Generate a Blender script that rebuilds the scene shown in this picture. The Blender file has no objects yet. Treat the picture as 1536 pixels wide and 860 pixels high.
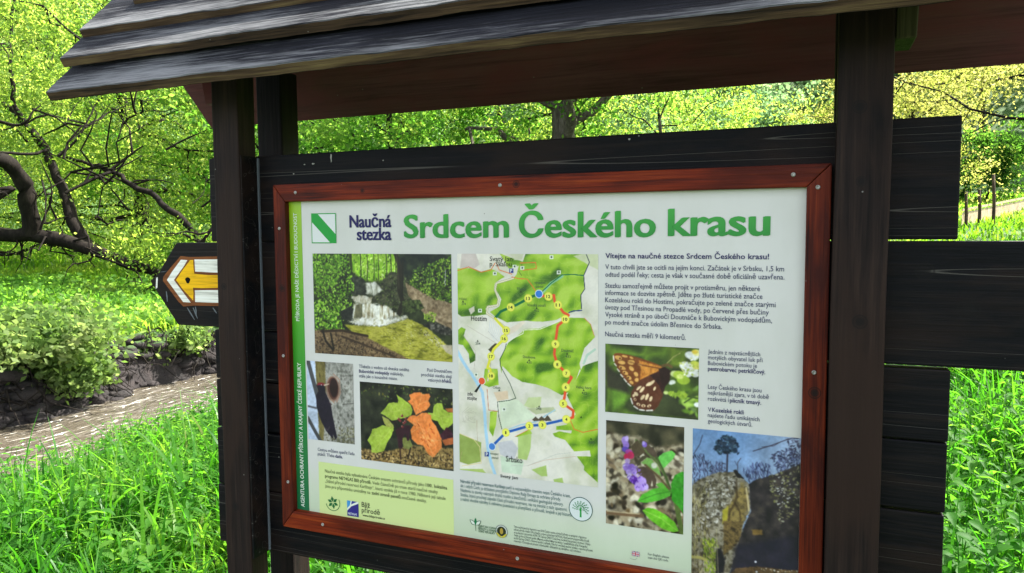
import bpy, bmesh, math, random
import numpy as np
from mathutils import Vector, Matrix

scene = bpy.context.scene
COL = scene.collection

# ------------------------------------------------------------------ camera, sky, sun, exposure
cd = bpy.data.cameras.new('camera')
cd.sensor_width = 36.0
cd.lens = 1100.0 / 1536.0 * 36.0
cd.clip_start = 0.05
cd.clip_end = 2000.0
cam = bpy.data.objects.new('camera', cd)
COL.objects.link(cam)
YAW, PITCH, ROLL = 0.3899, -0.0713, 0.0065
cam.matrix_world = (Matrix.Translation((1.2142, -1.4892, 1.601)) @ Matrix.Rotation(YAW, 4, 'Z')
                    @ Matrix.Rotation(PITCH, 4, 'X') @ Matrix.Rotation(ROLL, 4, 'Y')
                    @ Matrix.Rotation(math.pi / 2, 4, 'X'))
scene.camera = cam

SUN_EL, SUN_AZ = math.radians(54), math.radians(43)      # azimuth from +Y towards +X
world = bpy.data.worlds.new('World')
scene.world = world
world.use_nodes = True
wt = world.node_tree
sky = wt.nodes.new('ShaderNodeTexSky')
sky.sky_type = 'NISHITA'
sky.sun_disc = False
sky.sun_elevation = SUN_EL
sky.sun_rotation = SUN_AZ
sky.air_density = 0.8
sky.dust_density = 2.5
hs = wt.nodes.new('ShaderNodeHueSaturation')
hs.inputs['Saturation'].default_value = 0.42
wt.links.new(sky.outputs[0], hs.inputs['Color'])
bg = wt.nodes['Background']
bg.inputs['Strength'].default_value = 0.15
wt.links.new(hs.outputs[0], bg.inputs['Color'])

sd = bpy.data.lights.new('sun', 'SUN')
sd.energy = 5.0
sd.angle = math.radians(0.55)
sd.color = (1.0, 0.95, 0.86)
sun = bpy.data.objects.new('sun', sd)
COL.objects.link(sun)
sdir = Vector((math.sin(SUN_AZ) * math.cos(SUN_EL), math.cos(SUN_AZ) * math.cos(SUN_EL), math.sin(SUN_EL)))
sun.rotation_euler = sdir.to_track_quat('Z', 'Y').to_euler()
sun.location = sdir * 60

vs = scene.view_settings
vs.view_transform = 'Standard'
vs.look = 'None'
vs.exposure = 2.15
vs.gamma = 1.0
vs.use_curve_mapping = False
scene.cycles.max_bounces = 6
scene.cycles.diffuse_bounces = 3
scene.cycles.glossy_bounces = 3
scene.cycles.transmission_bounces = 4
scene.cycles.use_denoising = True

# ------------------------------------------------------------------ helpers
def lin(c):
    c = c / 255.0
    return c / 12.92 if c <= 0.04045 else ((c + 0.055) / 1.055) ** 2.4

def rgb(r, g, b, k=1.0):
    return (min(lin(r) * k, .9), min(lin(g) * k, .9), min(lin(b) * k, .9), 1.0)

def nodes_of(m):
    m.use_nodes = True
    return m.node_tree.nodes, m.node_tree.links

def ramp(n, stops):
    r = n.new('ShaderNodeValToRGB')
    el = r.color_ramp.elements
    while len(el) < len(stops):
        el.new(0.5)
    for e, (p, c) in zip(el, stops):
        e.position = p
        e.color = c if len(c) == 4 else (*c, 1)
    return r

WOOD_K = {'dark_stained_post': .58, 'dark_stained_rear_post': .7, 'black_brown_stained_plank': .55, 'red_brown_glazed_rail': .74, 'red_brown_glazed_stile': .70, 'weathered_grey_roof_board': .7, 'mossy_brown_board_edge': .8, 'dark_bark': .55}
def wood(name, axis, dark, mid, light, rough=0.6, grain=1.0, knots=(), bump=0.35, specks=True, crack=0.0, patch=None, scratch=0.0):
    """stained timber, grain running along one axis of the object's own space"""
    kk = WOOD_K.get(name, 1.0)
    dark, mid, light = (tuple(c_ * kk for c_ in q[:3]) + (1,) for q in (dark, mid, light))
    if patch: patch = tuple(c_ * kk for c_ in patch[:3]) + (1,)
    m = bpy.data.materials.new(name)
    n, l = nodes_of(m)
    b = n['Principled BSDF']
    tc = n.new('ShaderNodeTexCoord')
    def noise(scale, detail=5, rough_=0.6, dist=0.0):
        mp = n.new('ShaderNodeMapping')
        mp.inputs['Scale'].default_value = scale
        l.new(tc.outputs['Object'], mp.inputs['Vector'])
        t = n.new('ShaderNodeTexNoise')
        t.inputs['Scale'].default_value = 1.0
        t.inputs['Detail'].default_value = detail
        t.inputs['Roughness'].default_value = rough_
        t.inputs['Distortion'].default_value = dist
        l.new(mp.outputs[0], t.inputs['Vector'])
        return t
    def sc(a, c):
        return tuple(a if 'XYZ'[i] == axis else c for i in range(3))
    g1 = noise(sc(2.2, 55 * grain), 6, .65, .6)
    g2 = noise(sc(7, 260 * grain), 3, .6)
    g3 = noise((4, 4, 4), 3, .5)
    mix = n.new('ShaderNodeMath'); mix.operation = 'MULTIPLY_ADD'
    l.new(g2.outputs[0], mix.inputs[0]); mix.inputs[1].default_value = .5
    l.new(g1.outputs[0], mix.inputs[2])
    mix2 = n.new('ShaderNodeMath'); mix2.operation = 'MULTIPLY_ADD'
    l.new(g3.outputs[0], mix2.inputs[0]); mix2.inputs[1].default_value = .45
    l.new(mix.outputs[0], mix2.inputs[2])
    r = ramp(n, [(0.68, dark), (0.95, mid), (1.3 if False else 1.0, light)])
    mr = n.new('ShaderNodeMapRange')
    mr.inputs[1].default_value = .55; mr.inputs[2].default_value = 1.4
    l.new(mix2.outputs[0], mr.inputs[0])
    r.color_ramp.elements[0].position = .25
    r.color_ramp.elements[1].position = .52
    r.color_ramp.elements[2].position = .85
    l.new(mr.outputs[0], r.inputs[0])
    out = r.outputs[0]
    def over(fac, colour, prev):
        mx = n.new('ShaderNodeMix'); mx.data_type = 'RGBA'
        l.new(fac, mx.inputs[0]); l.new(prev, mx.inputs[6])
        mx.inputs[7].default_value = colour
        return mx.outputs[2]
    if patch:
        pn = noise(sc(2.5, 9), 4, .6, .4)
        pr = ramp(n, [(.46, (0, 0, 0)), (.62, (.85, .85, .85))])
        l.new(pn.outputs[0], pr.inputs[0])
        out = over(pr.outputs[0], patch, out)
    if scratch:
        sn_ = noise(sc(.55, 40), 0, .4, .0)
        sr = ramp(n, [(.640, (0, 0, 0)), (.647, (scratch, scratch, scratch)), (.654, (0, 0, 0))])
        l.new(sn_.outputs[0], sr.inputs[0])
        out = over(sr.outputs[0], (.16, .145, .125, 1), out)
    if crack:
        ck = noise(sc(3, 42), 2, .4)
        cr = ramp(n, [(0, (0, 0, 0)), (.30, (0, 0, 0)), (.33, (0, 0, 0))])
        cr.color_ramp.elements[0].color = (crack, crack, crack, 1)
        l.new(ck.outputs[0], cr.inputs[0])
        out = over(cr.outputs[0], (.004, .004, .004, 1), out)
    for (p, rad) in knots:
        d = n.new('ShaderNodeVectorMath'); d.operation = 'DISTANCE'
        l.new(tc.outputs['Object'], d.inputs[0]); d.inputs[1].default_value = p
        wv = n.new('ShaderNodeMath'); wv.operation = 'MULTIPLY_ADD'
        l.new(g3.outputs[0], wv.inputs[0]); wv.inputs[1].default_value = rad * .9; l.new(d.outputs['Value'], wv.inputs[2])
        kr = ramp(n, [(0, (1, 1, 1)), (.5, (.75, .75, .75)), (.62, (.15, .15, .15)), (.72, (.8, .8, .8)), (.8, (0, 0, 0))])
        dv = n.new('ShaderNodeMath'); dv.operation = 'DIVIDE'
        l.new(wv.outputs[0], dv.inputs[0]); dv.inputs[1].default_value = rad * 2.2
        l.new(dv.outputs[0], kr.inputs[0])
        out = over(kr.outputs[0], (.006, .005, .005, 1), out)
    if specks:
        v = n.new('ShaderNodeTexVoronoi'); v.inputs['Scale'].default_value = 34
        l.new(tc.outputs['Object'], v.inputs['Vector'])
        vr = ramp(n, [(0, (.55, .55, .55)), (.045, (.5, .5, .5)), (.06, (0, 0, 0))])
        l.new(v.outputs['Distance'], vr.inputs[0])
        # only a few cells carry a fleck
        cl = n.new('ShaderNodeMath'); cl.operation = 'GREATER_THAN'; cl.inputs[1].default_value = .86
        sx = n.new('ShaderNodeSeparateColor'); l.new(v.outputs['Color'], sx.inputs[0]); l.new(sx.outputs[0], cl.inputs[0])
        mu = n.new('ShaderNodeMath'); mu.operation = 'MULTIPLY'
        l.new(vr.outputs[0], mu.inputs[0]); l.new(cl.outputs[0], mu.inputs[1])
        out = over(mu.outputs[0], (.30, .29, .27, 1), out)
    l.new(out, b.inputs['Base Color'])
    b.inputs['Roughness'].default_value = rough
    b.inputs['Specular IOR Level'].default_value = .13
    bp = n.new('ShaderNodeBump'); bp.inputs['Strength'].default_value = bump; bp.inputs['Distance'].default_value = .004
    l.new(mix.outputs[0], bp.inputs['Height']); l.new(bp.outputs[0], b.inputs['Normal'])
    return m

def plain(name, c, rough=.55, spec=.4, metal=0.0):
    m = bpy.data.materials.new(name)
    n, l = nodes_of(m)
    b = n['Principled BSDF']
    b.inputs['Base Color'].default_value = c
    b.inputs['Roughness'].default_value = rough
    b.inputs['Specular IOR Level'].default_value = spec
    b.inputs['Metallic'].default_value = metal
    return m

def leaf_mat(name, stops, trans, tmix=.5, gloss=.05, grough=.35, clump=.7):
    """leaves and blades: diffuse and translucent, the colour varying from leaf to leaf"""
    m = bpy.data.materials.new(name)
    n, l = nodes_of(m)
    n.remove(n['Principled BSDF'])
    geo = n.new('ShaderNodeNewGeometry')
    r1 = ramp(n, stops); r2 = ramp(n, trans)
    tc = n.new('ShaderNodeTexCoord')
    cn = n.new('ShaderNodeTexNoise'); cn.inputs['Scale'].default_value = clump; cn.inputs['Detail'].default_value = 2
    l.new(tc.outputs['Object'], cn.inputs['Vector'])
    cm = n.new('ShaderNodeMapRange'); cm.inputs[1].default_value = .3; cm.inputs[2].default_value = .7; l.new(cn.outputs[0], cm.inputs[0])
    mixr = n.new('ShaderNodeMix'); mixr.inputs[0].default_value = .72
    l.new(geo.outputs['Random Per Island'], mixr.inputs[2]); l.new(cm.outputs[0], mixr.inputs[3])
    l.new(mixr.outputs[0], r1.inputs[0])
    l.new(mixr.outputs[0], r2.inputs[0])
    d = n.new('ShaderNodeBsdfDiffuse'); t = n.new('ShaderNodeBsdfTranslucent')
    l.new(r1.outputs[0], d.inputs[0]); l.new(r2.outputs[0], t.inputs[0])
    mx = n.new('ShaderNodeMixShader'); mx.inputs[0].default_value = tmix
    l.new(d.outputs[0], mx.inputs[1]); l.new(t.outputs[0], mx.inputs[2])
    g = n.new('ShaderNodeBsdfGlossy'); g.inputs['Roughness'].default_value = grough
    g.inputs['Color'].default_value = (.9, .95, .9, 1)
    m2 = n.new('ShaderNodeMixShader'); m2.inputs[0].default_value = gloss
    l.new(mx.outputs[0], m2.inputs[1]); l.new(g.outputs[0], m2.inputs[2])
    l.new(m2.outputs[0], n['Material Output'].inputs['Surface'])
    return m

def link(name, me, parent=None, mat=None):
    o = bpy.data.objects.new(name, me)
    COL.objects.link(o)
    if parent is not None:
        o.parent = parent
    if mat is not None:
        for mm in (mat if isinstance(mat, (list, tuple)) else [mat]):
            me.materials.append(mm)
    return o

def empty(name, loc, label, cat, group=None):
    o = bpy.data.objects.new(name, None)
    COL.objects.link(o)
    o.location = loc
    o.empty_display_size = .2
    tag(o, label, cat, group)
    return o

def tag(o, label=None, cat=None, group=None, kind=None):
    if label: o['label'] = label
    if cat: o['category'] = cat
    if group: o['group'] = group
    if kind: o['kind'] = kind

def mesh_np(name, V, F):
    """V (n,3); F (m,k) with equal k"""
    me = bpy.data.meshes.new(name)
    V = np.ascontiguousarray(V, np.float32); F = np.ascontiguousarray(F, np.int32)
    k = F.shape[1]
    me.vertices.add(len(V)); me.vertices.foreach_set('co', V.ravel())
    me.loops.add(F.size); me.loops.foreach_set('vertex_index', F.ravel())
    me.polygons.add(len(F))
    me.polygons.foreach_set('loop_start', np.arange(0, F.size, k, dtype=np.int32))
    me.polygons.foreach_set('loop_total', np.full(len(F), k, np.int32))
    me.update(calc_edges=True)
    return me

def bm_mesh(name, bm):
    me = bpy.data.meshes.new(name)
    bm.to_mesh(me); bm.free()
    return me

def box_bm(x0, x1, y0, y1, z0, z1, bev=.003, wob=0.0, seed=0):
    bm = bmesh.new()
    bmesh.ops.create_cube(bm, size=1)
    for v in bm.verts:
        v.co = Vector(((x0 + x1) / 2 + v.co.x * (x1 - x0), (y0 + y1) / 2 + v.co.y * (y1 - y0), (z0 + z1) / 2 + v.co.z * (z1 - z0)))
    if wob:
        long_ = max((x1 - x0, 0), (y1 - y0, 1), (z1 - z0, 2))[1]
        ed = [e for e in bm.edges if abs((e.verts[0].co - e.verts[1].co)[long_]) > 1e-4]
        bmesh.ops.subdivide_edges(bm, edges=ed, cuts=24, use_grid_fill=True)
        rng = random.Random(seed)
        ph = [rng.uniform(0, 6.3) for _ in range(6)]
        for v in bm.verts:
            t = v.co[long_]
            for a in range(3):
                if a != long_:
                    v.co[a] += wob * (math.sin(t * 4.1 + ph[a]) + .5 * math.sin(t * 11.3 + ph[a + 3]))
    if bev:
        ed = [e for e in bm.edges if len(e.link_faces) == 2 and e.calc_face_angle(0) > .6]
        bmesh.ops.bevel(bm, geom=ed, offset=bev, segments=2, affect='EDGES', profile=.6)
    return bm

def prism_bm(poly, axis, a0, a1, bev=0.0):
    """polygon in two coordinates, extruded along the third axis"""
    bm = bmesh.new()
    def pt(p, a):
        return {'X': (a, p[0], p[1]), 'Y': (p[0], a, p[1]), 'Z': (p[0], p[1], a)}[axis]
    A = [bm.verts.new(pt(p, a0)) for p in poly]
    B = [bm.verts.new(pt(p, a1)) for p in poly]
    bm.faces.new(A); bm.faces.new(B[::-1])
    k = len(poly)
    for i in range(k):
        bm.faces.new((A[i], B[i], B[(i + 1) % k], A[(i + 1) % k]))
    bmesh.ops.recalc_face_normals(bm, faces=bm.faces)
    if bev:
        ed = [e for e in bm.edges if e.calc_face_angle(0) > .4]
        bmesh.ops.bevel(bm, geom=ed, offset=bev, segments=2, affect='EDGES', profile=.6)
    return bm

# smooth value noise -----------------------------------------------------------
def vnoise(x, y, seed=0):
    xi = np.floor(x).astype(np.int64); yi = np.floor(y).astype(np.int64)
    fx = x - xi; fy = y - yi
    fx = fx * fx * (3 - 2 * fx); fy = fy * fy * (3 - 2 * fy)
    def hsh(a, b):
        h = (a * 374761393 + b * 668265263 + seed * 982451653) & 0xFFFFFFFF
        h = ((h ^ (h >> 13)) * 1274126177) & 0xFFFFFFFF
        return ((h ^ (h >> 16)) & 0xFFFF) / 65535.0
    return (hsh(xi, yi) * (1 - fx) + hsh(xi + 1, yi) * fx) * (1 - fy) + (hsh(xi, yi + 1) * (1 - fx) + hsh(xi + 1, yi + 1) * fx) * fy

def fbm(x, y, seed=0, octv=4):
    s = 0; a = .5; t = 0
    for i in range(octv):
        s = s + a * vnoise(x * 2 ** i, y * 2 ** i, seed + i * 17); t += a; a *= .55
    return s / t

def sstep(a, b, x):
    t = np.clip((np.asarray(x, float) - a) / (b - a), 0, 1)
    return t * t * (3 - 2 * t)

# ------------------------------------------------------------------ terrain
WATER_Z = -0.60
def bank_l(y):      # far bank foot
    return -7.35 + .25 * np.sin(np.asarray(y) * .55 + 1.0) + .10 * np.sin(np.asarray(y) * 1.7)
def bank_r(y):      # near bank foot
    return -4.55 + .12 * np.sin(np.asarray(y) * .9) - .03 * np.asarray(y)

def height(x, y, fine=True):
    x = np.asarray(x, float); y = np.asarray(y, float)
    r = np.hypot(x, y)
    # right bank: flat near the board, rising to the right behind it
    zr = sstep(-1.5, 6, x) * .075 * np.clip(y - 2.5, 0, 60) + .012 * np.clip(y - 2, 0, 40)
    zr = zr * sstep(-6, -1, x) + (fbm(x * .5, y * .5, 3) - .5) * .18
    # left bank: scarp then a gently rising meadow
    zl = .12 + .062 * np.clip(bank_l(y) - .8 - x, 0, 60) + (fbm(x * .35 + 9, y * .35, 5) - .5) * .35
    e_l = bank_l(y); e_r = bank_r(y)
    bed = WATER_Z - .35
    scarp = sstep(0.25, -.55, x - e_l)
    near = .62 * sstep(-.25, .55, x - e_r) + .38 * sstep(.2, 2.8, x - e_r)
    z = np.where(x < (e_l + e_r) / 2, bed + (zl - bed) * scarp, bed + (zr - bed) * near)
    fw = np.clip(y + .2 * np.abs(x), 0, None)
    hill = np.clip(np.hypot(x * .9, fw) - 46, 0, 110) * .52 * sstep(-10, 15, y)
    z = z + hill
    if fine:
        k = np.exp(-((x - e_l + .1) / .45) ** 2)
        z = z + k * ((fbm(x * 3.1, y * 3.1, 11) - .5) * .55 + (fbm(x * 8, y * 8, 13) - .5) * .22)
    return z

# ------------------------------------------------------------------ materials of the board
M = {}
M['post'] = wood('dark_stained_post', 'Z', rgb(22, 16, 15), rgb(43, 32, 29), rgb(70, 53, 45), .66, patch=rgb(54, 38, 31), crack=.7,
                 knots=[((1.2938, -.053, 1.4411), .011), ((1.2897, -.053, 1.69), .007), ((-.1519, -.053, .9044), .009),
                        ((-.1643, -.053, 1.4734), .008), ((1.2844, -.053, 1.8197), .009)])
M['post_rear'] = wood('dark_stained_rear_post', 'Z', rgb(14, 11, 13), rgb(28, 22, 22), rgb(54, 42, 38), .66, patch=rgb(40, 28, 25))
M['plank'] = wood('black_brown_stained_plank', 'X', rgb(5, 6, 9), rgb(13, 13, 18), rgb(40, 33, 31), .60, patch=rgb(42, 30, 25), scratch=.5,
                  knots=[((1.47, .01, 1.462), .016), ((1.40, .01, 1.53), .014)], crack=.6)
M['red'] = wood('red_brown_glazed_rail', 'X', rgb(50, 13, 7), rgb(124, 40, 14), rgb(166, 72, 26), .5, 1.1, patch=rgb(76, 22, 10),
                knots=[((.62, -.016, 1.708), .007), ((.23, -.016, 1.705), .005)])
M['red_v'] = wood('red_brown_glazed_stile', 'Z', rgb(40, 13, 9), rgb(104, 34, 15), rgb(146, 58, 26), .5, 1.1, patch=rgb(58, 20, 18),
                  knots=[((1.222, -.016, 1.30), .009), ((-.012, -.016, 1.47), .008)])
M['roof'] = wood('weathered_grey_roof_board', 'X', rgb(10, 10, 14), rgb(25, 26, 33), rgb(58, 59, 67), .7, 2.1, crack=.85, specks=False, bump=.9)
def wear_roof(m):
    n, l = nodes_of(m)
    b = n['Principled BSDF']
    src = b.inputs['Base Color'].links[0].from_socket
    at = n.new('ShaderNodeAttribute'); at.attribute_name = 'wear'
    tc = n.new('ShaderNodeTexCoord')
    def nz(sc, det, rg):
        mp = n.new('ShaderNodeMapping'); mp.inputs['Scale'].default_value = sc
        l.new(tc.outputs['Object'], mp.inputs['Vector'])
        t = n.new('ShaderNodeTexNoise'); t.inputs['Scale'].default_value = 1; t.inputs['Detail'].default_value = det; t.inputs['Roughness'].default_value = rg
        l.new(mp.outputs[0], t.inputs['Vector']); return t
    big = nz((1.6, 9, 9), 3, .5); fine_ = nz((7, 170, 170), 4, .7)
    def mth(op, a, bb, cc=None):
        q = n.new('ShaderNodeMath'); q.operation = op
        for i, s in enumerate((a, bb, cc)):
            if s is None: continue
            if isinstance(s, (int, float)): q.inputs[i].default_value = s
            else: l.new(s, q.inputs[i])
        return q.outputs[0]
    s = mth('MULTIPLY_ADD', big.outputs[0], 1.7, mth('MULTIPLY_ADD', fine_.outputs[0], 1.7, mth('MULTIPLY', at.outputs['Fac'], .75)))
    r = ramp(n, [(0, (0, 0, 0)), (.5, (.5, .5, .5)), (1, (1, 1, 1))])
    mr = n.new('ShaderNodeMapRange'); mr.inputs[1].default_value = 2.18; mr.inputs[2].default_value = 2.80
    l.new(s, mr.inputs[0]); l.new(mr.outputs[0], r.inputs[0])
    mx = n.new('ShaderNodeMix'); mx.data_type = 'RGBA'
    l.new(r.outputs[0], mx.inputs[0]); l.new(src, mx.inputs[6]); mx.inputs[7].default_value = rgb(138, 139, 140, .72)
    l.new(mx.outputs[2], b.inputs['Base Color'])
M['roof_edge'] = wood('mossy_brown_board_edge', 'X', rgb(34, 26, 20), rgb(78, 60, 44, 1.1), rgb(116, 98, 66, 1.2), .8, .9, specks=True, bump=.6)
M['deck'] = wood('dark_red_brown_soffit', 'X', (.075, .024, .034, 1), (.125, .042, .056, 1), (.16, .056, .07, 1), .6, .8, bump=.2, patch=(.15, .036, .05, 1))
M['rafter'] = wood('greenish_weathered_rafter', 'Z', rgb(36, 32, 26), rgb(62, 58, 42), rgb(86, 80, 60), .75)
M['steel'] = plain('screw_steel', (.36, .34, .31, 1), .42, .5, 1.0)
M['strip'] = plain('grey_weathered_strip', rgb(92, 98, 104), .5)
M['nail'] = plain('dark_nail_hole', (.004, .003, .003, 1), .8, .1)
M['dropping'] = plain('bird_dropping_white', (.30, .29, .26, 1), .8, .2)

# ------------------------------------------------------------------ the information board
ROOT = Vector((.58, .06, 0))
board = empty('information_board', ROOT, 'dark timber trail information board under a plank roof, with a printed map panel', 'information board')
def part(name, me, mat, parent=None, label=None):
    o = link(name, me, parent or board, mat)
    if parent is None:
        o.location = -ROOT
    if label: o['label'] = label
    return o

POSTS = ((-.186, -.104), (1.2465, 1.3355))
for i, (x0, x1) in enumerate(POSTS):
    part('front_post', bm_mesh('front_post', box_bm(x0, x1, -.053, .0085, -.1, 2.06, .004, .0012, i + 1)), M['post'])
    part('rear_post', bm_mesh('rear_post', box_bm(x0, x1, .11, .18, -.1, 2.04, .004, .001, i + 7)), M['post_rear'])

PL = .0100
PB = .046
def plank(x0, x1, z0, z1, seed):
    return part('backing_plank', bm_mesh('backing_plank', box_bm(x0, x1, PL, PB, z0, z1, .0035, .0006, seed)), M['plank'])
plank(-.262, 1.450, 1.5865, 1.8035, 21)
arrow_poly = [(-.3865, 1.5838), (1.86, 1.5838), (1.93, 1.47), (1.86, 1.3562), (-.392, 1.3562)]
# arrow-ended plank, its left end a point
ax = [(-.3875, 1.5838), (-.4475, 1.512), (-.4565, 1.4985), (-.4905, 1.4785), (-.392, 1.3588)]
arrow_bm = prism_bm([(p[0], p[1]) for p in ax] + [(1.86, 1.3572), (1.95, 1.47), (1.86, 1.5838)], 'Y', PL, PB, .003)
arrow_plank = part('arrow_plank', bm_mesh('arrow_plank', arrow_bm), M['plank'], None, 'thick plank with pointed ends and a painted arrow')
plank(-.262, 1.4465, 1.2215, 1.3530, 23)
plank(-.262, 1.4455, 1.0895, 1.2180, 24)
plank(-.266, 1.4445, .9330, 1.0860, 25)
plank(-.270, 1.4440, .7700, .9295, 26)

# dark batten on the inner side of the near-left post with a pale strip at its back edge
part('side_batten', bm_mesh('side_batten', box_bm(-.1035, -.0985, -.050, .0085, .772, 1.80, .001)), M['plank'])
part('corner_strip', bm_mesh('corner_strip', box_bm(-.0983, -.0945, .004, .0095, .775, 1.797, .0005)), M['strip'])

# painted arrow on the left end ---------------------------------------------------
def flat_poly(name, poly, y, mat, parent, thick=.0004):
    bm = prism_bm(poly, 'Y', y - thick, y, 0)
    return link(name, bm_mesh(name, bm), parent, mat)
def zz(a, b):        # measured on the photograph of the plank, in metres
    u, v = 215 + a / 5.73, 350 + b / 5.73
    return tuple(UVQ(u, v))
_K = {}
def UVQ(u, v, Y=PL):
    cy, sy = math.cos(YAW), math.sin(YAW)
    Rm = (Matrix.Rotation(YAW, 3, 'Z') @ Matrix.Rotation(PITCH, 3, 'X') @ Matrix.Rotation(ROLL, 3, 'Y'))
    d = Rm @ Vector(((u - 768) / 1100, 1, -(v - 430) / 1100))
    t = (Y + 1.4892) / d.y
    return (1.2142 + d.x * t, 1.601 + d.z * t)

M['p_brown'] = wood('brown_sign_paint', 'X', rgb(74, 42, 22, 1.1), rgb(118, 68, 34, 1.1), rgb(140, 86, 44, 1.1), .6, specks=False)
M['p_white'] = wood('worn_white_sign_paint', 'X', rgb(150, 146, 134, 1.1), rgb(222, 220, 208, 1.15), rgb(236, 234, 224, 1.2), .55, specks=False)
M['p_yellow'] = wood('worn_yellow_sign_paint', 'X', rgb(160, 118, 8, 1.1), rgb(226, 172, 6, 1.2), rgb(238, 186, 20, 1.2), .5, specks=False)
outl = [(322, 196), (400, 205), (760, 196), (760, 628), (430, 622), (345, 630), (300, 585), (230, 490), (170, 410), (172, 375), (215, 320)]
flat_poly('arrow_outline', [zz(*p) for p in outl], PL - .0001, M['p_brown'], arrow_plank)
flat_poly('white_chevron', [zz(*p) for p in [(325, 228), (380, 232), (350, 285), (265, 402), (300, 450), (410, 597), (345, 592), (300, 530), (205, 402), (250, 330)]], PL - .0006, M['p_white'], arrow_plank)
flat_poly('yellow_arrow', [zz(*p) for p in [(405, 232), (430, 230), (434, 300), (440, 348), (560, 360), (760, 358), (760, 466), (500, 472), (428, 468), (434, 520), (430, 578), (340, 480), (284, 402), (330, 330)]], PL - .0006, M['p_yellow'], arrow_plank)
flat_poly('white_block', [zz(*p) for p in [(441, 226), (760, 224), (760, 342), (600, 338), (448, 330)]], PL - .0006, M['p_white'], arrow_plank)
flat_poly('white_block', [zz(*p) for p in [(445, 490), (760, 488), (760, 600), (600, 598), (448, 592)]], PL - .0006, M['p_white'], arrow_plank)
flat_poly('white_fleck', [zz(*p) for p in [(112, 382), (126, 378), (122, 470), (108, 478)]], PL - .0003, M['p_white'], arrow_plank)
cx, cz = zz(385, 405)
flat_poly('nail_hole', [(cx + .0085 * math.cos(a) * (1 + .2 * math.sin(3 * a)), cz + .0085 * math.sin(a)) for a in np.linspace(0, 6.28, 16)[:-1]], PL - .0011, M['nail'], arrow_plank)
for (a, b, c, d) in [(375, 640, 440, 745), (425, 640, 465, 735), (595, 640, 630, 690), (445, 632, 455, 700), (195, 500, 205, 590), (130, 335, 215, 322)]:
    p = [zz(a, b), zz(a + 7, b), zz((a + c) / 2 + 9, (b + d) / 2), zz(c + 4, d), zz(c, d), zz((a + c) / 2, (b + d) / 2 + 6)]
    flat_poly('scratch', p, PL - .0003, M['strip'], arrow_plank, .0002)

# glazed red-brown frame -----------------------------------------------------------
FY0, FY1 = -.0165, .0096
OX0, OX1, OZ0, OZ1 = -.0325, 1.2425, .8560, 1.7268
IX0, IX1, IZ0, IZ1 = .0030, 1.2003, .9010, 1.6845
def rail(poly, mat, seed):
    me = bm_mesh('frame_rail', prism_bm(poly, 'Y', FY0, FY1, .0022))
    return part('frame_rail', me, mat)
g = .0004
r_top = rail([(OX0 + g, OZ1), (OX1 - g, OZ1), (IX1 - g, IZ1), (IX0 + g, IZ1)], M['red'], 1)
r_bot = rail([(OX0 + g, OZ0), (IX0 + g, IZ0), (IX1 - g, IZ0), (OX1 - g, OZ0)], M['red'], 2)
r_lft = rail([(OX0, OZ0 + g), (OX0, OZ1 - g), (IX0, IZ1 - g), (IX0, IZ0 + g)], M['red_v'], 3)
r_rgt = rail([(OX1, OZ0 + g), (IX1, IZ0 + g), (IX1, IZ1 - g), (OX1, OZ1 - g)], M['red_v'], 4)
def screw(u, v, parent):
    x, z = UVQ(u, v, FY0)
    bm = bmesh.new()
    bmesh.ops.create_uvsphere(bm, u_segments=14, v_segments=8, radius=.0043)
    for w in bm.verts:
        w.co = Vector((w.co.x, w.co.y * .42, w.co.z))
        if w.co.y < -.0012:
            s = abs(w.co.x) < .0011 or abs(w.co.z) < .0011
            w.co.y = -.0012 + (.0009 if s and abs(w.co.x) + abs(w.co.z) < .003 else 0)
        w.co += Vector((x, FY0 - .0002, z))
    link('screw', bm_mesh('screw', bm), parent, M['steel'])
for (u, v) in ((443, 289), (750, 278), (1190, 262)): screw(u, v, r_top)
for (u, v) in ((419, 343), (425, 534), (432, 723)): screw(u, v, r_lft)
for (u, v) in ((1227, 281), (1221, 559)): screw(u, v, r_rgt)
for (u, v) in ((484, 787), (776, 838)): screw(u, v, r_bot)
# bird droppings on the top plank
def blotch(name, x, z, w, h, y, seed, parent=None):
    rng = random.Random(seed)
    poly = []
    for k in range(14):
        a = k / 14 * 2 * math.pi
        rr = rng.uniform(.65, 1.15)
        poly.append((x + w * rr * math.cos(a), z + h * rr * math.sin(a)))
    part(name, bm_mesh(name, prism_bm(poly, 'Y', y - .0012, y)), M['dropping'])
for (u, v, w, h, s) in ((497, 237, .0022, .011, 1), (470, 246, .004, .002, 2), (457, 247, .003, .0014, 3), (441, 261, .0022, .002, 4), (575, 241, .002, .0014, 5), (944, 209, .0024, .0022, 6)):
    x, z = UVQ(u, v, PL)
    blotch('bird_dropping', x, z, w, h, PL, s)

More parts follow.
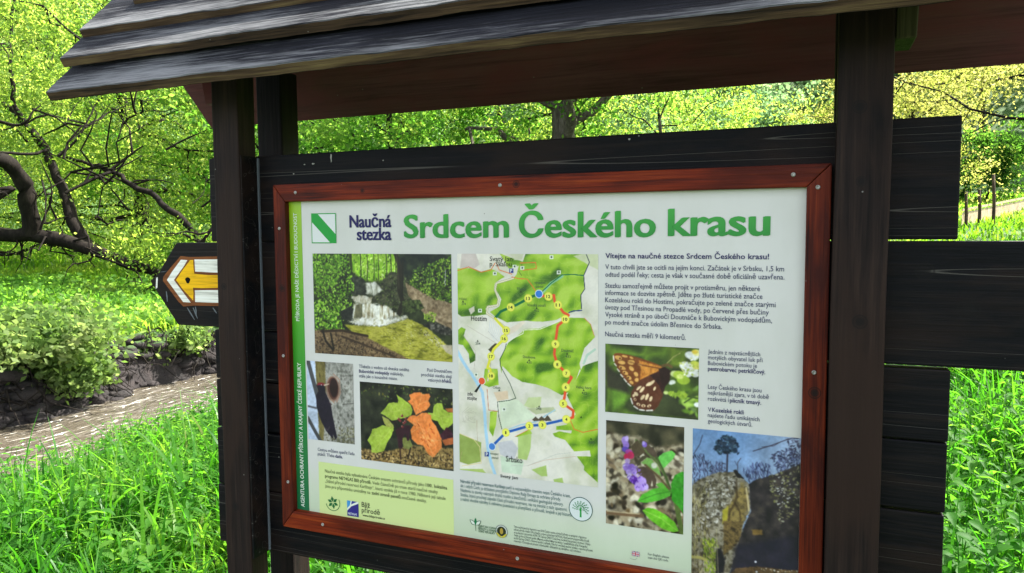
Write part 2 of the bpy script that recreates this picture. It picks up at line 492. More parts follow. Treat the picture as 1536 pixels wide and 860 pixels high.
# roof ------------------------------------------------------------------------------
RX0, RX1 = -.55, 1.73
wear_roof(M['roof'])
YR = .052
tips = [(-.2225, 1.9602), (-.1790, 2.0505), (-.1258, 2.1310), (-.066, 2.2090)]
ang = math.radians(46)
dv = Vector((math.cos(ang), math.sin(ang)))
nv = Vector((.0118, -.0205))
def roof_board(tip, x0, x1, mirror, seed, w=.165, thick=nv):
    t = Vector(tip) + Vector((0, .006 if mirror else 0))
    fr = (0, .16, .34, .55, .8, 1)
    q = [t + dv * (w * f) for f in fr] + [t + dv * w + thick, t + thick]
    poly = [((2 * YR - p.x) if mirror else p.x, p.y) for p in q]
    K = len(poly)
    bm = bmesh.new()
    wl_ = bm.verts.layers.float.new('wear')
    nx = 120
    rng = random.Random(seed); ph = [rng.uniform(0, 6.3) for _ in range(4)]
    rings = []
    for i in range(nx + 1):
        x = x0 + (x1 - x0) * i / nx
        dz = .0018 * math.sin(x * 2.3 + ph[0]) + .0004 * math.sin(x * 9 + ph[1])
        e = .0006 * math.sin(x * 21 + ph[2]) + .0005 * math.sin(x * 47 + ph[3]) + rng.uniform(-.0006, .0006)
        row = []
        for k, p in enumerate(poly):
            v_ = bm.verts.new((x, p[0], p[1] + dz + (e if k in (0, K - 1) else 0)))
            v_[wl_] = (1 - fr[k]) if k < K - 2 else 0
            row.append(v_)
        rings.append(row)
    for a, b in zip(rings, rings[1:]):
        for k in range(K):
            f = bm.faces.new((a[k], b[k], b[(k + 1) % K], a[(k + 1) % K]))
            f.material_index = 0 if k < K - 3 else 1
    for r_ in (rings[0], rings[-1]):
        f = bm.faces.new(r_); f.material_index = 1
    bmesh.ops.recalc_face_normals(bm, faces=bm.faces)
    ed = [e for e in bm.edges if len(e.link_faces) == 2 and e.calc_face_angle(0) > .6]
    bmesh.ops.bevel(bm, geom=ed, offset=.0018, segments=2, affect='EDGES')
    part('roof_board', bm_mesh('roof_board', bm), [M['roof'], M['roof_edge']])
xs = [RX0, RX0 - .004, RX0 + .002, -.425]
for k, tp in enumerate(tips):
    roof_board(tp, xs[k], RX1 + .004 * k, False, 31 + k, .17 if k < 3 else .145)
    roof_board(tp, xs[k], RX1 - .004 * k, True, 41 + k, .17 if k < 3 else .145)
part('roof_deck', bm_mesh('roof_deck', prism_bm([(.3150, 1.9405), (.3195, 1.9440), (.056, 2.2160), (.052, 2.2090)], 'X', RX0 + .004, RX1 - .02)), M['deck'])
part('roof_deck', bm_mesh('roof_deck', prism_bm([(-.1900, 1.9580), (-.1860, 1.9530), (.0480, 2.2080), (.048, 2.2150)], 'X', RX0 + .012, RX1 - .02)), M['deck'])
for s, (xa, xb, xc) in ((1, (1.3375, 1.370, 1.374)), (-1, (-.188, -.213, -.235))):
    bm = bmesh.new()
    lo = [(xa, 1.932), (xb, 1.932), (xc, 2.05), (xa, 2.05)]
    A = [bm.verts.new((p[0], -.045, p[1])) for p in lo]; B = [bm.verts.new((p[0], .056, p[1])) for p in lo]
    bm.faces.new(A); bm.faces.new(B)
    for i in range(4): bm.faces.new((A[i], B[i], B[(i + 1) % 4], A[(i + 1) % 4]))
    bmesh.ops.recalc_face_normals(bm, faces=bm.faces)
    bmesh.ops.bevel(bm, geom=[e for e in bm.edges], offset=.002, segments=1, affect='EDGES')
    part('tie_block', bm_mesh('tie_block', bm), M['rafter'] if s > 0 else M['deck'])

# ------------------------------------------------------------------ the printed panel
PX0, PZ1, PW, PH = 0.0, 1.6850, 1.2, .7904
m = bpy.data.materials.new('printed_panel_white')
n, l = nodes_of(m)
b_ = n['Principled BSDF']
tc = n.new('ShaderNodeTexCoord'); sx = n.new('ShaderNodeSeparateXYZ'); l.new(tc.outputs['Object'], sx.inputs[0])
mr = n.new('ShaderNodeMapRange'); mr.inputs[1].default_value = .89; mr.inputs[2].default_value = 1.03
l.new(sx.outputs['Z'], mr.inputs[0])
rr = ramp(n, [(0, rgb(206, 222, 190, .78)), (.55, rgb(222, 228, 206, .78)), (1, rgb(232, 229, 224, .77))])
l.new(mr.outputs[0], rr.inputs[0])
dn = n.new('ShaderNodeTexNoise'); dn.inputs['Scale'].default_value = 3.2; dn.inputs['Detail'].default_value = 6; dn.inputs['Roughness'].default_value = .62
mp = n.new('ShaderNodeMapping'); mp.inputs['Scale'].default_value = (1.6, 1, .7); l.new(tc.outputs['Object'], mp.inputs[0]); l.new(mp.outputs[0], dn.inputs['Vector'])
dr = ramp(n, [(.35, (.90, .91, .88)), (.62, (1, 1, 1))]); l.new(dn.outputs[0], dr.inputs[0])
dm = n.new('ShaderNodeMix'); dm.data_type = 'RGBA'; dm.blend_type = 'MULTIPLY'; dm.inputs[0].default_value = 1
l.new(rr.outputs[0], dm.inputs[6]); l.new(dr.outputs[0], dm.inputs[7])
vv = n.new('ShaderNodeTexVoronoi'); vv.inputs['Scale'].default_value = 26; l.new(tc.outputs['Object'], vv.inputs['Vector'])
vr = ramp(n, [(0, (.9, .9, .9)), (.028, (.8, .8, .8)), (.04, (0, 0, 0))]); l.new(vv.outputs['Distance'], vr.inputs[0])
sc_ = n.new('ShaderNodeSeparateColor'); l.new(vv.outputs['Color'], sc_.inputs[0])
gt = n.new('ShaderNodeMath'); gt.operation = 'GREATER_THAN'; gt.inputs[1].default_value = .93; l.new(sc_.outputs[0], gt.inputs[0])
gm = n.new('ShaderNodeMath'); gm.operation = 'MULTIPLY'; l.new(gt.outputs[0], gm.inputs[0]); l.new(vr.outputs[0], gm.inputs[1])
ds = n.new('ShaderNodeMix'); ds.data_type = 'RGBA'; l.new(gm.outputs[0], ds.inputs[0]); l.new(dm.outputs[2], ds.inputs[6]); ds.inputs[7].default_value = (.12, .10, .08, 1)
l.new(ds.outputs[2], b_.inputs['Base Color'])
b_.inputs['Roughness'].default_value = .38
b_.inputs['Specular IOR Level'].default_value = .35
M['panel'] = m
panel = part('panel', bm_mesh('panel', box_bm(PX0 - .004, PX0 + PW + .004, 0, .0085, PZ1 - PH - .004, PZ1 + .004, 0)), M['panel'])

HM = (0.0024426506, -6.873316e-05, -1.0343721, 5.5138682e-05, 0.0019657334, -0.61924077, 0.00050443546, -9.1010728e-05)
def px(u, v):        # rectifies a point measured on the photo to the panel's own plane (metres right, metres down)
    w = HM[6] * u + HM[7] * v + 1
    return ((HM[0] * u + HM[1] * v + HM[2]) / w, (HM[3] * u + HM[4] * v + HM[5]) / w)

INK = {}
def ink(r_, g_, b__):
    k = (r_, g_, b__)
    if k not in INK:
        INK[k] = plain('ink_%d_%d_%d' % k, rgb(r_, g_, b__, .85), .45, .3)
        INK[k].name = 'printed_ink'
    return INK[k]
NAVY, TXT, BLK = (32, 28, 92), (58, 64, 98), (30, 32, 36)

def text_mesh(lines, depth, bold=0.0):
    """lines: (body, x, y_baseline, width or None, size, align, bold) in panel metres; returns one mesh"""
    bm = bmesh.new()
    for (body, x, y, width, size, align, bd, rot, dz) in lines:
        body = body.replace('ě', 'e\u0306') if False else body
        c = bpy.data.curves.new('txt', 'FONT')
        c.body = body; c.size = 1.0; c.offset = bd; c.resolution_u = 4 if size > .03 else 2
        o = bpy.data.objects.new('txt', c); COL.objects.link(o)
        dg = bpy.context.evaluated_depsgraph_get()
        me = bpy.data.meshes.new_from_object(o.evaluated_get(dg))
        bpy.data.objects.remove(o); bpy.data.curves.remove(c)
        k = len(me.vertices)
        co = np.empty(k * 3, np.float32); me.vertices.foreach_get('co', co); co = co.reshape(-1, 3)
        x0, x1 = co[:, 0].min(), co[:, 0].max()
        s = size
        sx_ = (width / (x1 - x0)) if width else s
        if not width: width = (x1 - x0) * s
        lx = (co[:, 0] - x0) * sx_
        if align == 'R': lx = lx - width
        ly = co[:, 1] * s
        if rot:
            X = x - ly; Z = y - lx          # reads upwards
            X, Yd = x - ly, y - lx
        else:
            X, Yd = x + lx, y - ly
        co[:, 0] = PX0 + X; co[:, 1] = -depth - dz; co[:, 2] = PZ1 - Yd
        me.vertices.foreach_set('co', co.ravel())
        bm.from_mesh(me); bpy.data.meshes.remove(me)
    bmesh.ops.recalc_face_normals(bm, faces=bm.faces)
    return bm
def text(name, lines, colour, depth=.0012):
    if name.startswith(('caption', 'map_')) and len(lines) > 1:      # one mesh for each block of lines
        blocks = []
        for t in lines:
            near_ = blocks and name.startswith('caption') and abs(blocks[-1][-1][2] - t[2]) < .0135 and abs(blocks[-1][0][1] - t[1]) < .25
            if near_: blocks[-1].append(t)
            else: blocks.append([t])
        if len(blocks) > 1:
            return [text(name, q, colour, depth) for q in blocks]
    full = [(t + (None,) * 9)[:9] for t in lines]
    full = [(a, b, c, d, e, f or 'L', g_ or 0.0, h or False, i or 0.0) for (a, b, c, d, e, f, g_, h, i) in full]
    return link(name, bm_mesh(name, text_mesh(full, depth)), panel, ink(*colour) if isinstance(colour, tuple) else colour)

# gradient greens for the title and the side band
def grad(name, z0, z1, stops):
    m = bpy.data.materials.new(name)
    n, l = nodes_of(m)
    b = n['Principled BSDF']
    tc = n.new('ShaderNodeTexCoord'); sx = n.new('ShaderNodeSeparateXYZ'); l.new(tc.outputs['Object'], sx.inputs[0])
    mr = n.new('ShaderNodeMapRange'); mr.inputs[1].default_value = z0; mr.inputs[2].default_value = z1
    l.new(sx.outputs['Z'], mr.inputs[0])
    r = ramp(n, stops); l.new(mr.outputs[0], r.inputs[0]); l.new(r.outputs[0], b.inputs['Base Color'])
    b.inputs['Roughness'].default_value = .42
    return m
M['title'] = grad('title_green', PZ1 - .095, PZ1 - .03, [(0, rgb(10, 138, 40, .82)), (1, rgb(52, 168, 50, .82))])
M['band'] = grad('band_green', PZ1 - .79, PZ1, [(0, rgb(0, 104, 62, .82)), (.35, rgb(20, 132, 50, .82)), (.6, rgb(70, 168, 30, .82)), (1, rgb(160, 198, 20, .82))])

def quad(name, x0, y0, x1, y1, depth, mat):
    me = mesh_np(name, [(x0, -depth, PZ1 - y1), (x1, -depth, PZ1 - y1), (x1, -depth, PZ1 - y0), (x0, -depth, PZ1 - y0)], [(0, 1, 2, 3)])
    return link(name, me, panel, mat)
quad('side_band', 0.0, 0, .0402, PH, .0004, M['band'])
quad('green_box', .0722, .652, .4518, PH, .0004, ink(212, 226, 152))

def graphic(name, shapes, depth=.0010):
    """shapes: (polygon in panel metres, colour); each lies 0.05 mm above the one before"""
    bm = bmesh.new(); mats = []
    for k, (poly, c) in enumerate(shapes):
        if c not in mats: mats.append(c)
        vs_ = [bm.verts.new((p[0], -depth - k * .00006, PZ1 - p[1])) for p in poly]
        f = bm.faces.new(vs_); f.material_index = mats.index(c)
    bmesh.ops.recalc_face_normals(bm, faces=bm.faces)
    return link(name, bm_mesh(name, bm), panel, [ink(*c) for c in mats])
def circ(x, y, r, k=28, ry=None):
    return [(x + r * math.cos(a), y + (ry or r) * math.sin(a)) for a in np.linspace(0, 2 * math.pi, k + 1)[:-1]]

# title block
T = [('Srdcem', .3327, .0905, .2620, .0755, 'L', .010), ('Českého', .6212, .0905, .2955, .0755, 'L', .012), ('krasu', .9437, .0888, .1919, .0765, 'L', .012)]
def heavier(rows, dx, dy):
    return rows + [(a, b + dx, c - dy, d, e, f, g_, False, .0002) for (a, b, c, d, e, f, g_) in rows] + [(a, b - dx * .8, c + dy * .8, d, e, f, g_, False, .0004) for (a, b, c, d, e, f, g_) in rows]
text('title', heavier(T, .0018, .0006), M['title'], .0010)
T2 = [('Naučná', .1820, .0652, .1152, .0415, 'L', .014), ('stezka', .2021, .0955, .0945, .0415, 'L', .014)]
text('subtitle', heavier(T2, .0008, 0), NAVY, .0010)
GR = (26, 158, 58)
graphic('trail_logo', [([(.0698, .0300), (.1428, .0303), (.1425, .1032), (.0698, .1034)], GR),
                       ([(.0900, .0325), (.1405, .0325), (.1405, .0810)], (226, 228, 226)),
                       ([(.0720, .0520), (.1235, .1010), (.0720, .1010)], (226, 228, 226))])
for t_ in [('PŘÍRODA JE NAŠE DĚDICTVÍ I BUDOUCNOST', .0262, .298, .270, .0150, 'L', .008, True),
                        ('AGENTURA OCHRANY PŘÍRODY A KRAJINY ČESKÉ REPUBLIKY', .0262, .776, .372, .0165, 'L', .010, True)]:
    text('side_lettering', [t_], (232, 240, 226), .0009)
# main text column
x = .8134
text('heading', [('Vítejte na naučné stezce Srdcem Českého krasu!', x, .1352, .3225, .0152, 'L', .014)], NAVY)
body = [('V tuto chvíli jste se ocitli na jejím konci. Začátek je v Srbsku, 1,5 km', .1582, .350), ('odtud podél řeky; cesta je však v současné době oficiálně uzavřena.', .1738, .351),
        ('Stezku samozřejmě můžete projít v protisměru, jen některé', .1970, .307), ('informace se dozvíte zpětně. Jděte po žluté turistické značce', .2120, .312),
        ('Kozelskou roklí do Hostimi, pokračujte po zelené značce starými', .2272, .336), ('úvozy pod Třesinou na Propadlé vody, po červené přes bučiny', .2424, .324),
        ('Vysoké stráně a po úbočí Doutnáče k Bubovickým vodopádům,', .2578, .330), ('po modré značce údolím Břesnice do Srbska.', .2738, .237), ('Naučná stezka měří 9 kilometrů.', .2990, .167)]
text('paragraph', [(t, x, y, w, .0146, 'L', .004) for (t, y, w) in body], TXT)
x = 1.0244
text('caption', [('Jedním z nejvzácnějších', x, .3240, .0985, .0122, 'L', .003), ('motýlích obyvatel luk při', x, .3354, .1030, .0122, 'L', .003), ('Bubovickém potoku je', x, .3470, .0930, .0122, 'L', .003),
                 ('Lesy Českého krasu jsou', x + .0006, .3948, .1015, .0122, 'L', .003), ('nejkrásnější zjara, v té době', x + .0006, .4066, .1150, .0122, 'L', .003), ('rozkvétá i', x + .0008, .4188, .0400, .0122, 'L', .003),
                 ('V', x + .0010, .4408, .0065, .0122, 'L', .003), ('najdete řadu unikátních', x + .0010, .4522, .0985, .0122, 'L', .003), ('geologických útvarů.', x + .0012, .4640, .0850, .0122, 'L', .003)], TXT)
text('caption_bold', [('pestrobarvec petrklíčový.', x, .3582, .1085, .0122, 'L', .014), ('plicník tmavý.', x + .0430, .4190, .0590, .0122, 'L', .014), ('Kozelské rokli', x + .0095, .4410, .0600, .0122, 'L', .014)], NAVY)
text('caption', [('Třebaže s vodou už dneska uvidíte', .1998, .4050, .1390, .0112, 'L', .003), ('málokdy,', .2880, .4168, .0360, .0112, 'L', .003), ('stále jde o kouzelné místo.', .1994, .4284, .1080, .0112, 'L', .003),
                 ('Pod Doutnáčem', .4516, .4020, .0640, .0112, 'R', .003), ('prochází stezka alejí', .4516, .4136, .0800, .0112, 'R', .003), ('vzácných', .4240, .4250, .0350, .0112, 'R', .003),
                 ('Cestou můžete spatřit řadu', .0715, .6240, .1090, .0112, 'L', .003), ('ptáků. Třeba', .0712, .6358, .0500, .0112, 'L', .003)], TXT)
text('caption_bold', [('Bubovické vodopády', .1996, .4168, .0850, .0112, 'L', .014), ('břeků.', .4515, .4250, .0250, .0112, 'R', .014), ('datla.', .1240, .6358, .0220, .0112, 'L', .014)], NAVY)
text('caption', [('Naučná stezka byla vybudována Českým svazem ochránců přírody jako', .0920, .6772, .2830, .0118, 'L', .003), ('Vede částečně po trase starší naučné stezky', .2310, .6902, .1800, .0118, 'L', .003),
                 ('„Státní přírodní rezervací Karlštejn“, která vznikla již v roce 1980. Některé její tabule', .0916, .7030, .3400, .0118, 'L', .003), ('jsou pro připomínku umístěny na', .0914, .7158, .1330, .0118, 'L', .003), ('současné stezky.', .3130, .7158, .0680, .0118, 'L', .003)], (84, 96, 62))
text('caption_bold', [('100. lokalita', .3790, .6772, .0570, .0118, 'L', .012), ('programu NET4GAS Blíž přírodě.', .0918, .6902, .1360, .0118, 'L', .012), ('zadní straně panelů', .2285, .7158, .0810, .0118, 'L', .012)], (62, 74, 44))
text('caption', [('Národní přírodní rezervace Karlštejn', .4706, .6562, .1130, .0112, 'L', .010), ('patří k nejcennějším územím nejen Českého krasu,', .5860, .6562, .1510, .0112, 'L', .003),
                 ('ale i celých Čech; je držitelem prestižního Diplomu Rady Evropy za ochranu přírody.', .4706, .6666, .2440, .0112, 'L', .003), ('Najdeme tu stovky vzácných druhů rostlin a živočichů i unikátní geologické výtvory.', .4706, .6772, .2500, .0112, 'L', .003),
                 ('Stezka, která prochází západní částí přírodní rezervace, vás na mnohá z nich upozorní,', .4704, .6878, .2590, .0112, 'L', .003), ('a nabízí vhodné náměty k citlivému poznávání a přemýšlení o přírodě, krajině a její historii.', .4702, .6984, .2700, .0112, 'L', .003)], (64, 104, 104))
fine = ['Tento naučný panel byl zhotoven v roce 2018 Českým svazem ochránců přírody ve spolupráci s Agenturou', 'ochrany přírody a krajiny ČR za finanční podpory společnosti NET4GAS, hlavní partner programu Blíž přírodě,',
        've spolupráci s pracovníky AOPK ČR, Správy CHKO Český kras. Grafické zpracování a ilustrace: Střípky.', 'Texty: správa a členové spolku. Mapový podklad: Mapy turistické a zeměměřický úřad. Fotografie:',
        'archiv Správy CHKO, členové spolku a přátelé. Panel je součástí naučné stezky v národní přírodní', 'rezervaci. Chovejte se prosím ohleduplně, děkujeme za návštěvu, vaši ochránci.']
text('small_print', [(t, .6032, .7430 + .0066 * k, w, .0072, 'L', .004) for k, (t, w) in enumerate(zip(fine, (.170, .176, .179, .172, .184, .158)))], (78, 88, 84))
text('logo_lettering', [('Blíž', .1988, .7508, .0240, .0180, 'L', .004), ('přírodě', .1986, .7648, .0520, .0180, 'L', .004), ('www.blizprirode.cz', .2010, .7742, .0640, .0080, 'L', .016)], BLK)
text('logo_lettering', [('AGENTURA OCHRANY', .5150, .7545, .0480, .0070, 'L', .012), ('PŘÍRODY A KRAJINY', .5150, .7605, .0470, .0070, 'L', .012), ('ČESKÉ REPUBLIKY', .5150, .7665, .0420, .0070, 'L', .012)], (40, 88, 56))
text('caption', [('For English please', .9068, .7570, .0440, .0072, 'L', .004), ('scan the QR code.', .9068, .7642, .0430, .0072, 'L', .004)], (90, 98, 96))

DG = (20, 104, 56)
fl = []
for k in range(6):
    a = k * math.pi / 3 + .35
    c_, s_ = math.cos(a), math.sin(a)
    fl.append(([(.1135 + c_ * r_ - s_ * w, .7520 + s_ * r_ + c_ * w) for r_, w in ((.002, 0), (.009, .0042), (.0165, 0), (.009, -.0042))], DG))
ringp = [(.1135 + .0215 * math.cos(a), .7520 + .0215 * math.sin(a)) for a in np.linspace(-.5, 2.9, 30)]
ringp += [(.1135 + .0200 * math.cos(a), .7520 + .0200 * math.sin(a)) for a in np.linspace(2.9, -.5, 30)]
graphic('flower_emblem', fl + [(ringp, DG)])
x0, x1, y0, y1 = .1560, .1895, .7405, .7790
graphic('square_emblem', [([(x0, y0), (x1, y0), (x1, y1), (x0, y1)], (46, 40, 130)),
                          ([(x0, y0), (x1, y0), (x1, y0 + .004), (x0 + .012, y0 + .014), (x0, y0 + .026)], (232, 236, 220)),
                          ([(x0, y0), (x0 + .011, y0), (x0 + .008, y0 + .012), (x0, y0 + .020)], (70, 150, 210)),
                          ([(x0 + .014, y0), (x1 - .004, y0), (x0 + .012, y0 + .009)], (46, 60, 150))])
text('logo_lettering', [('NET4GAS', x0 + .003, y1 - .0035, .026, .0078, 'L', .012)], (222, 228, 240), .0018)
# tree in a ring
tx, ty = .7600, .6790
ringp = [(tx + .0268 * math.cos(a), ty + .0268 * math.sin(a)) for a in np.linspace(0, 2 * math.pi, 49)[:-1]]
sh = [(ringp, (52, 92, 86)), (circ(tx, ty, .0252, 48), (222, 228, 226)),
      ([(tx - .0022, ty + .018), (tx + .0022, ty + .018), (tx + .0014, ty - .004), (tx - .0014, ty - .004)], GR)]
for k in range(30):
    ring_ = k % 3
    a = math.radians(-195 + 210 * (k // 3) / 9 + 7 * ring_)
    rr_ = (.0085, .0130, .0172)[ring_]
    ex, ey = tx + rr_ * math.cos(a), ty - .001 + rr_ * math.sin(a) * .92
    c_, s_ = math.cos(a), math.sin(a)
    sh.append(([(ex + c_ * .0026, ey + s_ * .0026), (ex - s_ * .0012, ey + c_ * .0012), (ex - c_ * .0026, ey - s_ * .0026), (ex + s_ * .0012, ey - c_ * .0012)], (20, 132, 60)))
for a in (-150, -120, -90, -60, -30):
    a = math.radians(a)
    sh.append(([(tx - .0006, ty + .004), (tx + .0006, ty + .004), (tx + .013 * math.cos(a), ty + .013 * math.sin(a) - .001)], GR))
graphic('tree_emblem', sh)
# twin-leaf emblem
lx, ly = .5080, .7520
def lf(cx_, cy_, a, L, w):
    c_, s_ = math.cos(a), math.sin(a)
    return [(cx_ + c_ * p - s_ * q, cy_ + s_ * p + c_ * q) for p, q in ((0, 0), (L * .4, w), (L * .75, w * .7), (L, 0), (L * .75, -w * .7), (L * .4, -w))]
graphic('twin_leaf_emblem', [(lf(lx, ly, math.radians(-142), .019, .0050), (40, 88, 56)), (lf(lx - .001, ly - .001, math.radians(-142), .0155, .0034), (222, 228, 214)),
                             (lf(lx, ly, math.radians(-42), .019, .0050), (40, 88, 56)), (lf(lx + .001, ly - .001, math.radians(-42), .0155, .0034), (222, 228, 214)),
                             (lf(lx, ly, math.radians(-90), .018, .0032), (20, 120, 70)), ([(lx - .0007, ly), (lx + .0007, ly), (lx + .0012, ly + .013), (lx, ly + .013)], (40, 88, 56))])
bx, by = px(752.5, 797)
graphic('round_badge', [(circ(bx, by, .0152, 32), (120, 124, 116)), (circ(bx, by, .0138, 32), (200, 206, 196)), (circ(bx, by, .0112, 28), (60, 62, 36)), (circ(bx, by, .0098, 28), (40, 48, 30)),
                        (circ(bx, by - .0005, .0042, 20, .0070), (178, 150, 60)), ([(bx - .0135, by + .004), (bx - .010, by + .0045), (bx, by + .0125), (bx + .010, by + .0045), (bx + .0135, by + .004), (bx + .008, by + .0125), (bx, by + .015), (bx - .008, by + .0125)], (200, 186, 60))])
fx0, fy0, fx1, fy1 = .8728, .7535, .8890, .7640
fw, fh = fx1 - fx0, fy1 - fy0
def fp(*pts): return [(fx0 + a * fw, fy0 + b * fh) for a, b in pts]
W_, R_, B_ = (232, 232, 236), (190, 36, 60), (36, 40, 110)
graphic('union_flag', [(fp((0, 0), (1, 0), (1, 1), (0, 1)), B_), (fp((0, 0), (.14, 0), (1, .86), (1, 1), (.86, 1), (0, .14)), W_), (fp((1, 0), (1, .14), (.14, 1), (0, 1), (0, .86), (.86, 0)), W_),
                       (fp((0, 0), (.06, 0), (1, .94), (1, 1), (.94, 1), (0, .06)), R_), (fp((1, 0), (1, .06), (.06, 1), (0, 1), (0, .94), (.94, 0)), R_),
                       (fp((0, .33), (1, .33), (1, .67), (0, .67)), W_), (fp((.39, 0), (.61, 0), (.61, 1), (.39, 1)), W_), (fp((0, .41), (1, .41), (1, .59), (0, .59)), R_), (fp((.44, 0), (.56, 0), (.56, 1), (.44, 1)), R_)])
arc = [(.8755 + .0085 * math.cos(a), .7665 + .0055 * math.sin(a)) for a in np.linspace(.2, 2.6, 14)]
arc += [(.8755 + .0079 * math.cos(a), .7665 + .0050 * math.sin(a)) for a in np.linspace(2.6, .2, 14)]
graphic('pointing_arc', [(arc, (90, 98, 96))])

# ------------------------------------------------------------------ the printed pictures (painted point by point on fine grids)
mp_ = bpy.data.materials.new('printed_picture')
n, l = nodes_of(mp_)
at_ = n.new('ShaderNodeAttribute'); at_.attribute_name = 'print'
l.new(at_.outputs['Color'], n['Principled BSDF'].inputs['Base Color'])
n['Principled BSDF'].inputs['Roughness'].default_value = .36
n['Principled BSDF'].inputs['Specular IOR Level'].default_value = .35

class Picture:
    def __init__(s, name, x0, y0, x1, y1, ox, oy, sc, base, res=.00105):
        s.name, s.o, s.sc = name, (ox, oy), sc
        s.b = (x0, y0, x1, y1)
        s.w = int((x1 - x0) / res) + 1; s.h = int((y1 - y0) / res) + 1
        s.X, s.Y = np.meshgrid(np.linspace(x0, x1, s.w), np.linspace(y0, y1, s.h))
        s.c = np.empty((s.h, s.w, 3)); s.c[:] = base
        s.res = res
        s.rng = np.random.default_rng(len(name) * 7 + int(x0 * 1000))
    def P(s, pts):
        return np.array([px(s.o[0] + a / s.sc, s.o[1] + b / s.sc) for a, b in pts])
    def mask(s, pts, soft=.0007, wob=0.0, wf=300):
        p = s.P(pts)
        X, Y = s.X, s.Y
        if wob:
            X = X + (fbm(X * wf, Y * wf, 5) - .5) * wob * 2; Y = Y + (fbm(X * wf, Y * wf, 9) - .5) * wob * 2
        ins = np.zeros(X.shape, bool); d2 = np.full(X.shape, 9.0)
        for i in range(len(p)):
            (xa, ya), (xb, yb) = p[i], p[(i + 1) % len(p)]
            if ya != yb:
                ins ^= ((ya > Y) != (yb > Y)) & (X < (xb - xa) * (Y - ya) / (yb - ya) + xa)
            dx, dy = xb - xa, yb - ya
            t = np.clip(((X - xa) * dx + (Y - ya) * dy) / (dx * dx + dy * dy + 1e-12), 0, 1)
            d2 = np.minimum(d2, (X - xa - t * dx) ** 2 + (Y - ya - t * dy) ** 2)
        d = np.sqrt(d2) * np.where(ins, 1, -1)
        return np.clip(d / soft + .5, 0, 1)
    def put(s, m, c):
        c = np.asarray(c, float)
        s.c += (c - s.c) * m[..., None]
    def poly(s, pts, c, soft=.0007, wob=0.0, var=0, vf=180):
        m = s.mask(pts, soft, wob)
        col = np.asarray(c, float)
        if var:
            col = col + (fbm(s.X * vf, s.Y * vf, int(abs(c[0])) + 3)[..., None] - .5) * 2 * var
        s.put(m, col)
    def mottled(s, pts, cols, f=120, soft=.0007, wob=0.0, fy=None, seed=1, octv=5, gain=1.9):
        m = s.mask(pts, soft, wob) if pts is not None else np.ones(s.X.shape)
        v = np.clip((fbm(s.X * f, s.Y * (fy or f), seed, octv) - .5) * gain + .5, 0, .999) * (len(cols) - 1)
        i = v.astype(int); t = (v - i)[..., None]
        cc = np.asarray(cols, float)
        s.put(m, cc[i] * (1 - t) + cc[np.minimum(i + 1, len(cols) - 1)] * t)
    def line(s, pts, w, c, soft=.0006, alpha=1.0, dash=None):
        p = s.P(pts); d2 = np.full(s.X.shape, 9.0)
        for (xa, ya), (xb, yb) in zip(p, p[1:]):
            dx, dy = xb - xa, yb - ya
            t = np.clip(((s.X - xa) * dx + (s.Y - ya) * dy) / (dx * dx + dy * dy + 1e-12), 0, 1)
            d2 = np.minimum(d2, (s.X - xa - t * dx) ** 2 + (s.Y - ya - t * dy) ** 2)
        s.put(np.clip((w / 2 - np.sqrt(d2)) / soft + .5, 0, 1) * alpha, c)
    def disc(s, x, y, r, c, ry=None, soft=.0006):
        q = s.P([(x, y)])[0]
        d = np.hypot((s.X - q[0]), (s.Y - q[1]) * (r / (ry or r)))
        s.put(np.clip((r - d) / soft + .5, 0, 1), c)
    def leaves(s, pts, cols, k, size, seed=0, asp=.5, ang=None, soft=.8, vary=14):
        rng = np.random.default_rng(seed + 11)
        p = s.P(pts)
        lo, hi = p.min(0), p.max(0)
        msk = s.mask(pts)
        done = 0; tries = 0
        while done < k and tries < k * 6:
            tries += 1
            q = lo + rng.random(2) * (hi - lo)
            j = int((q[0] - s.b[0]) / (s.b[2] - s.b[0]) * (s.w - 1)); i = int((q[1] - s.b[1]) / (s.b[3] - s.b[1]) * (s.h - 1))
            if not (0 <= i < s.h and 0 <= j < s.w) or msk[i, j] < .5: continue
            done += 1
            a = rng.uniform(0, 6.3) if ang is None else rng.normal(ang, .35)
            L = size * rng.uniform(.6, 1.4); Wd = L * asp * rng.uniform(.7, 1.3)
            rad = int(L / s.res) + 2
            i0, i1, j0, j1 = max(i - rad, 0), min(i + rad + 1, s.h), max(j - rad, 0), min(j + rad + 1, s.w)
            X = s.X[i0:i1, j0:j1] - q[0]; Y = s.Y[i0:i1, j0:j1] - q[1]
            u = X * math.cos(a) + Y * math.sin(a); v = -X * math.sin(a) + Y * math.cos(a)
            d = np.sqrt((u / L) ** 2 + (v / Wd) ** 2)
            m = np.clip((1 - d) * soft * 2.2, 0, 1)[..., None]
            c = np.asarray(cols[rng.integers(len(cols))], float) + rng.normal(0, vary)
            s.c[i0:i1, j0:j1] += (c - s.c[i0:i1, j0:j1]) * m
    def done(s, depth=.0006, k=.90, blur=1, grain=.12):
        # the print's own softness and fine grain
        g_ = fbm(s.X * 260, s.Y * 260, 71, 4); g2_ = fbm(s.X * 30, s.Y * 30, 72, 3) * 1.6 - .3
        s.c = s.c * (1 + (g_ - .5)[..., None] * 2 * grain + (g2_ - .5)[..., None] * 2 * grain)
        for _ in range(blur):
            for ax_ in (0, 1):
                pd = np.pad(s.c, [(1, 1) if ax_ == 0 else (0, 0), (1, 1) if ax_ == 1 else (0, 0), (0, 0)], mode='edge')
                s.c = (.25 * np.take(pd, range(0, s.c.shape[ax_]), ax_) + .5 * s.c + .25 * np.take(pd, range(2, s.c.shape[ax_] + 2), ax_))
        c = np.clip(s.c, 0, 255) / 255.0
        a = np.where(c <= .04045, c / 12.92, ((c + .055) / 1.055) ** 2.4) * k
        a = np.clip(a, 0, .88)
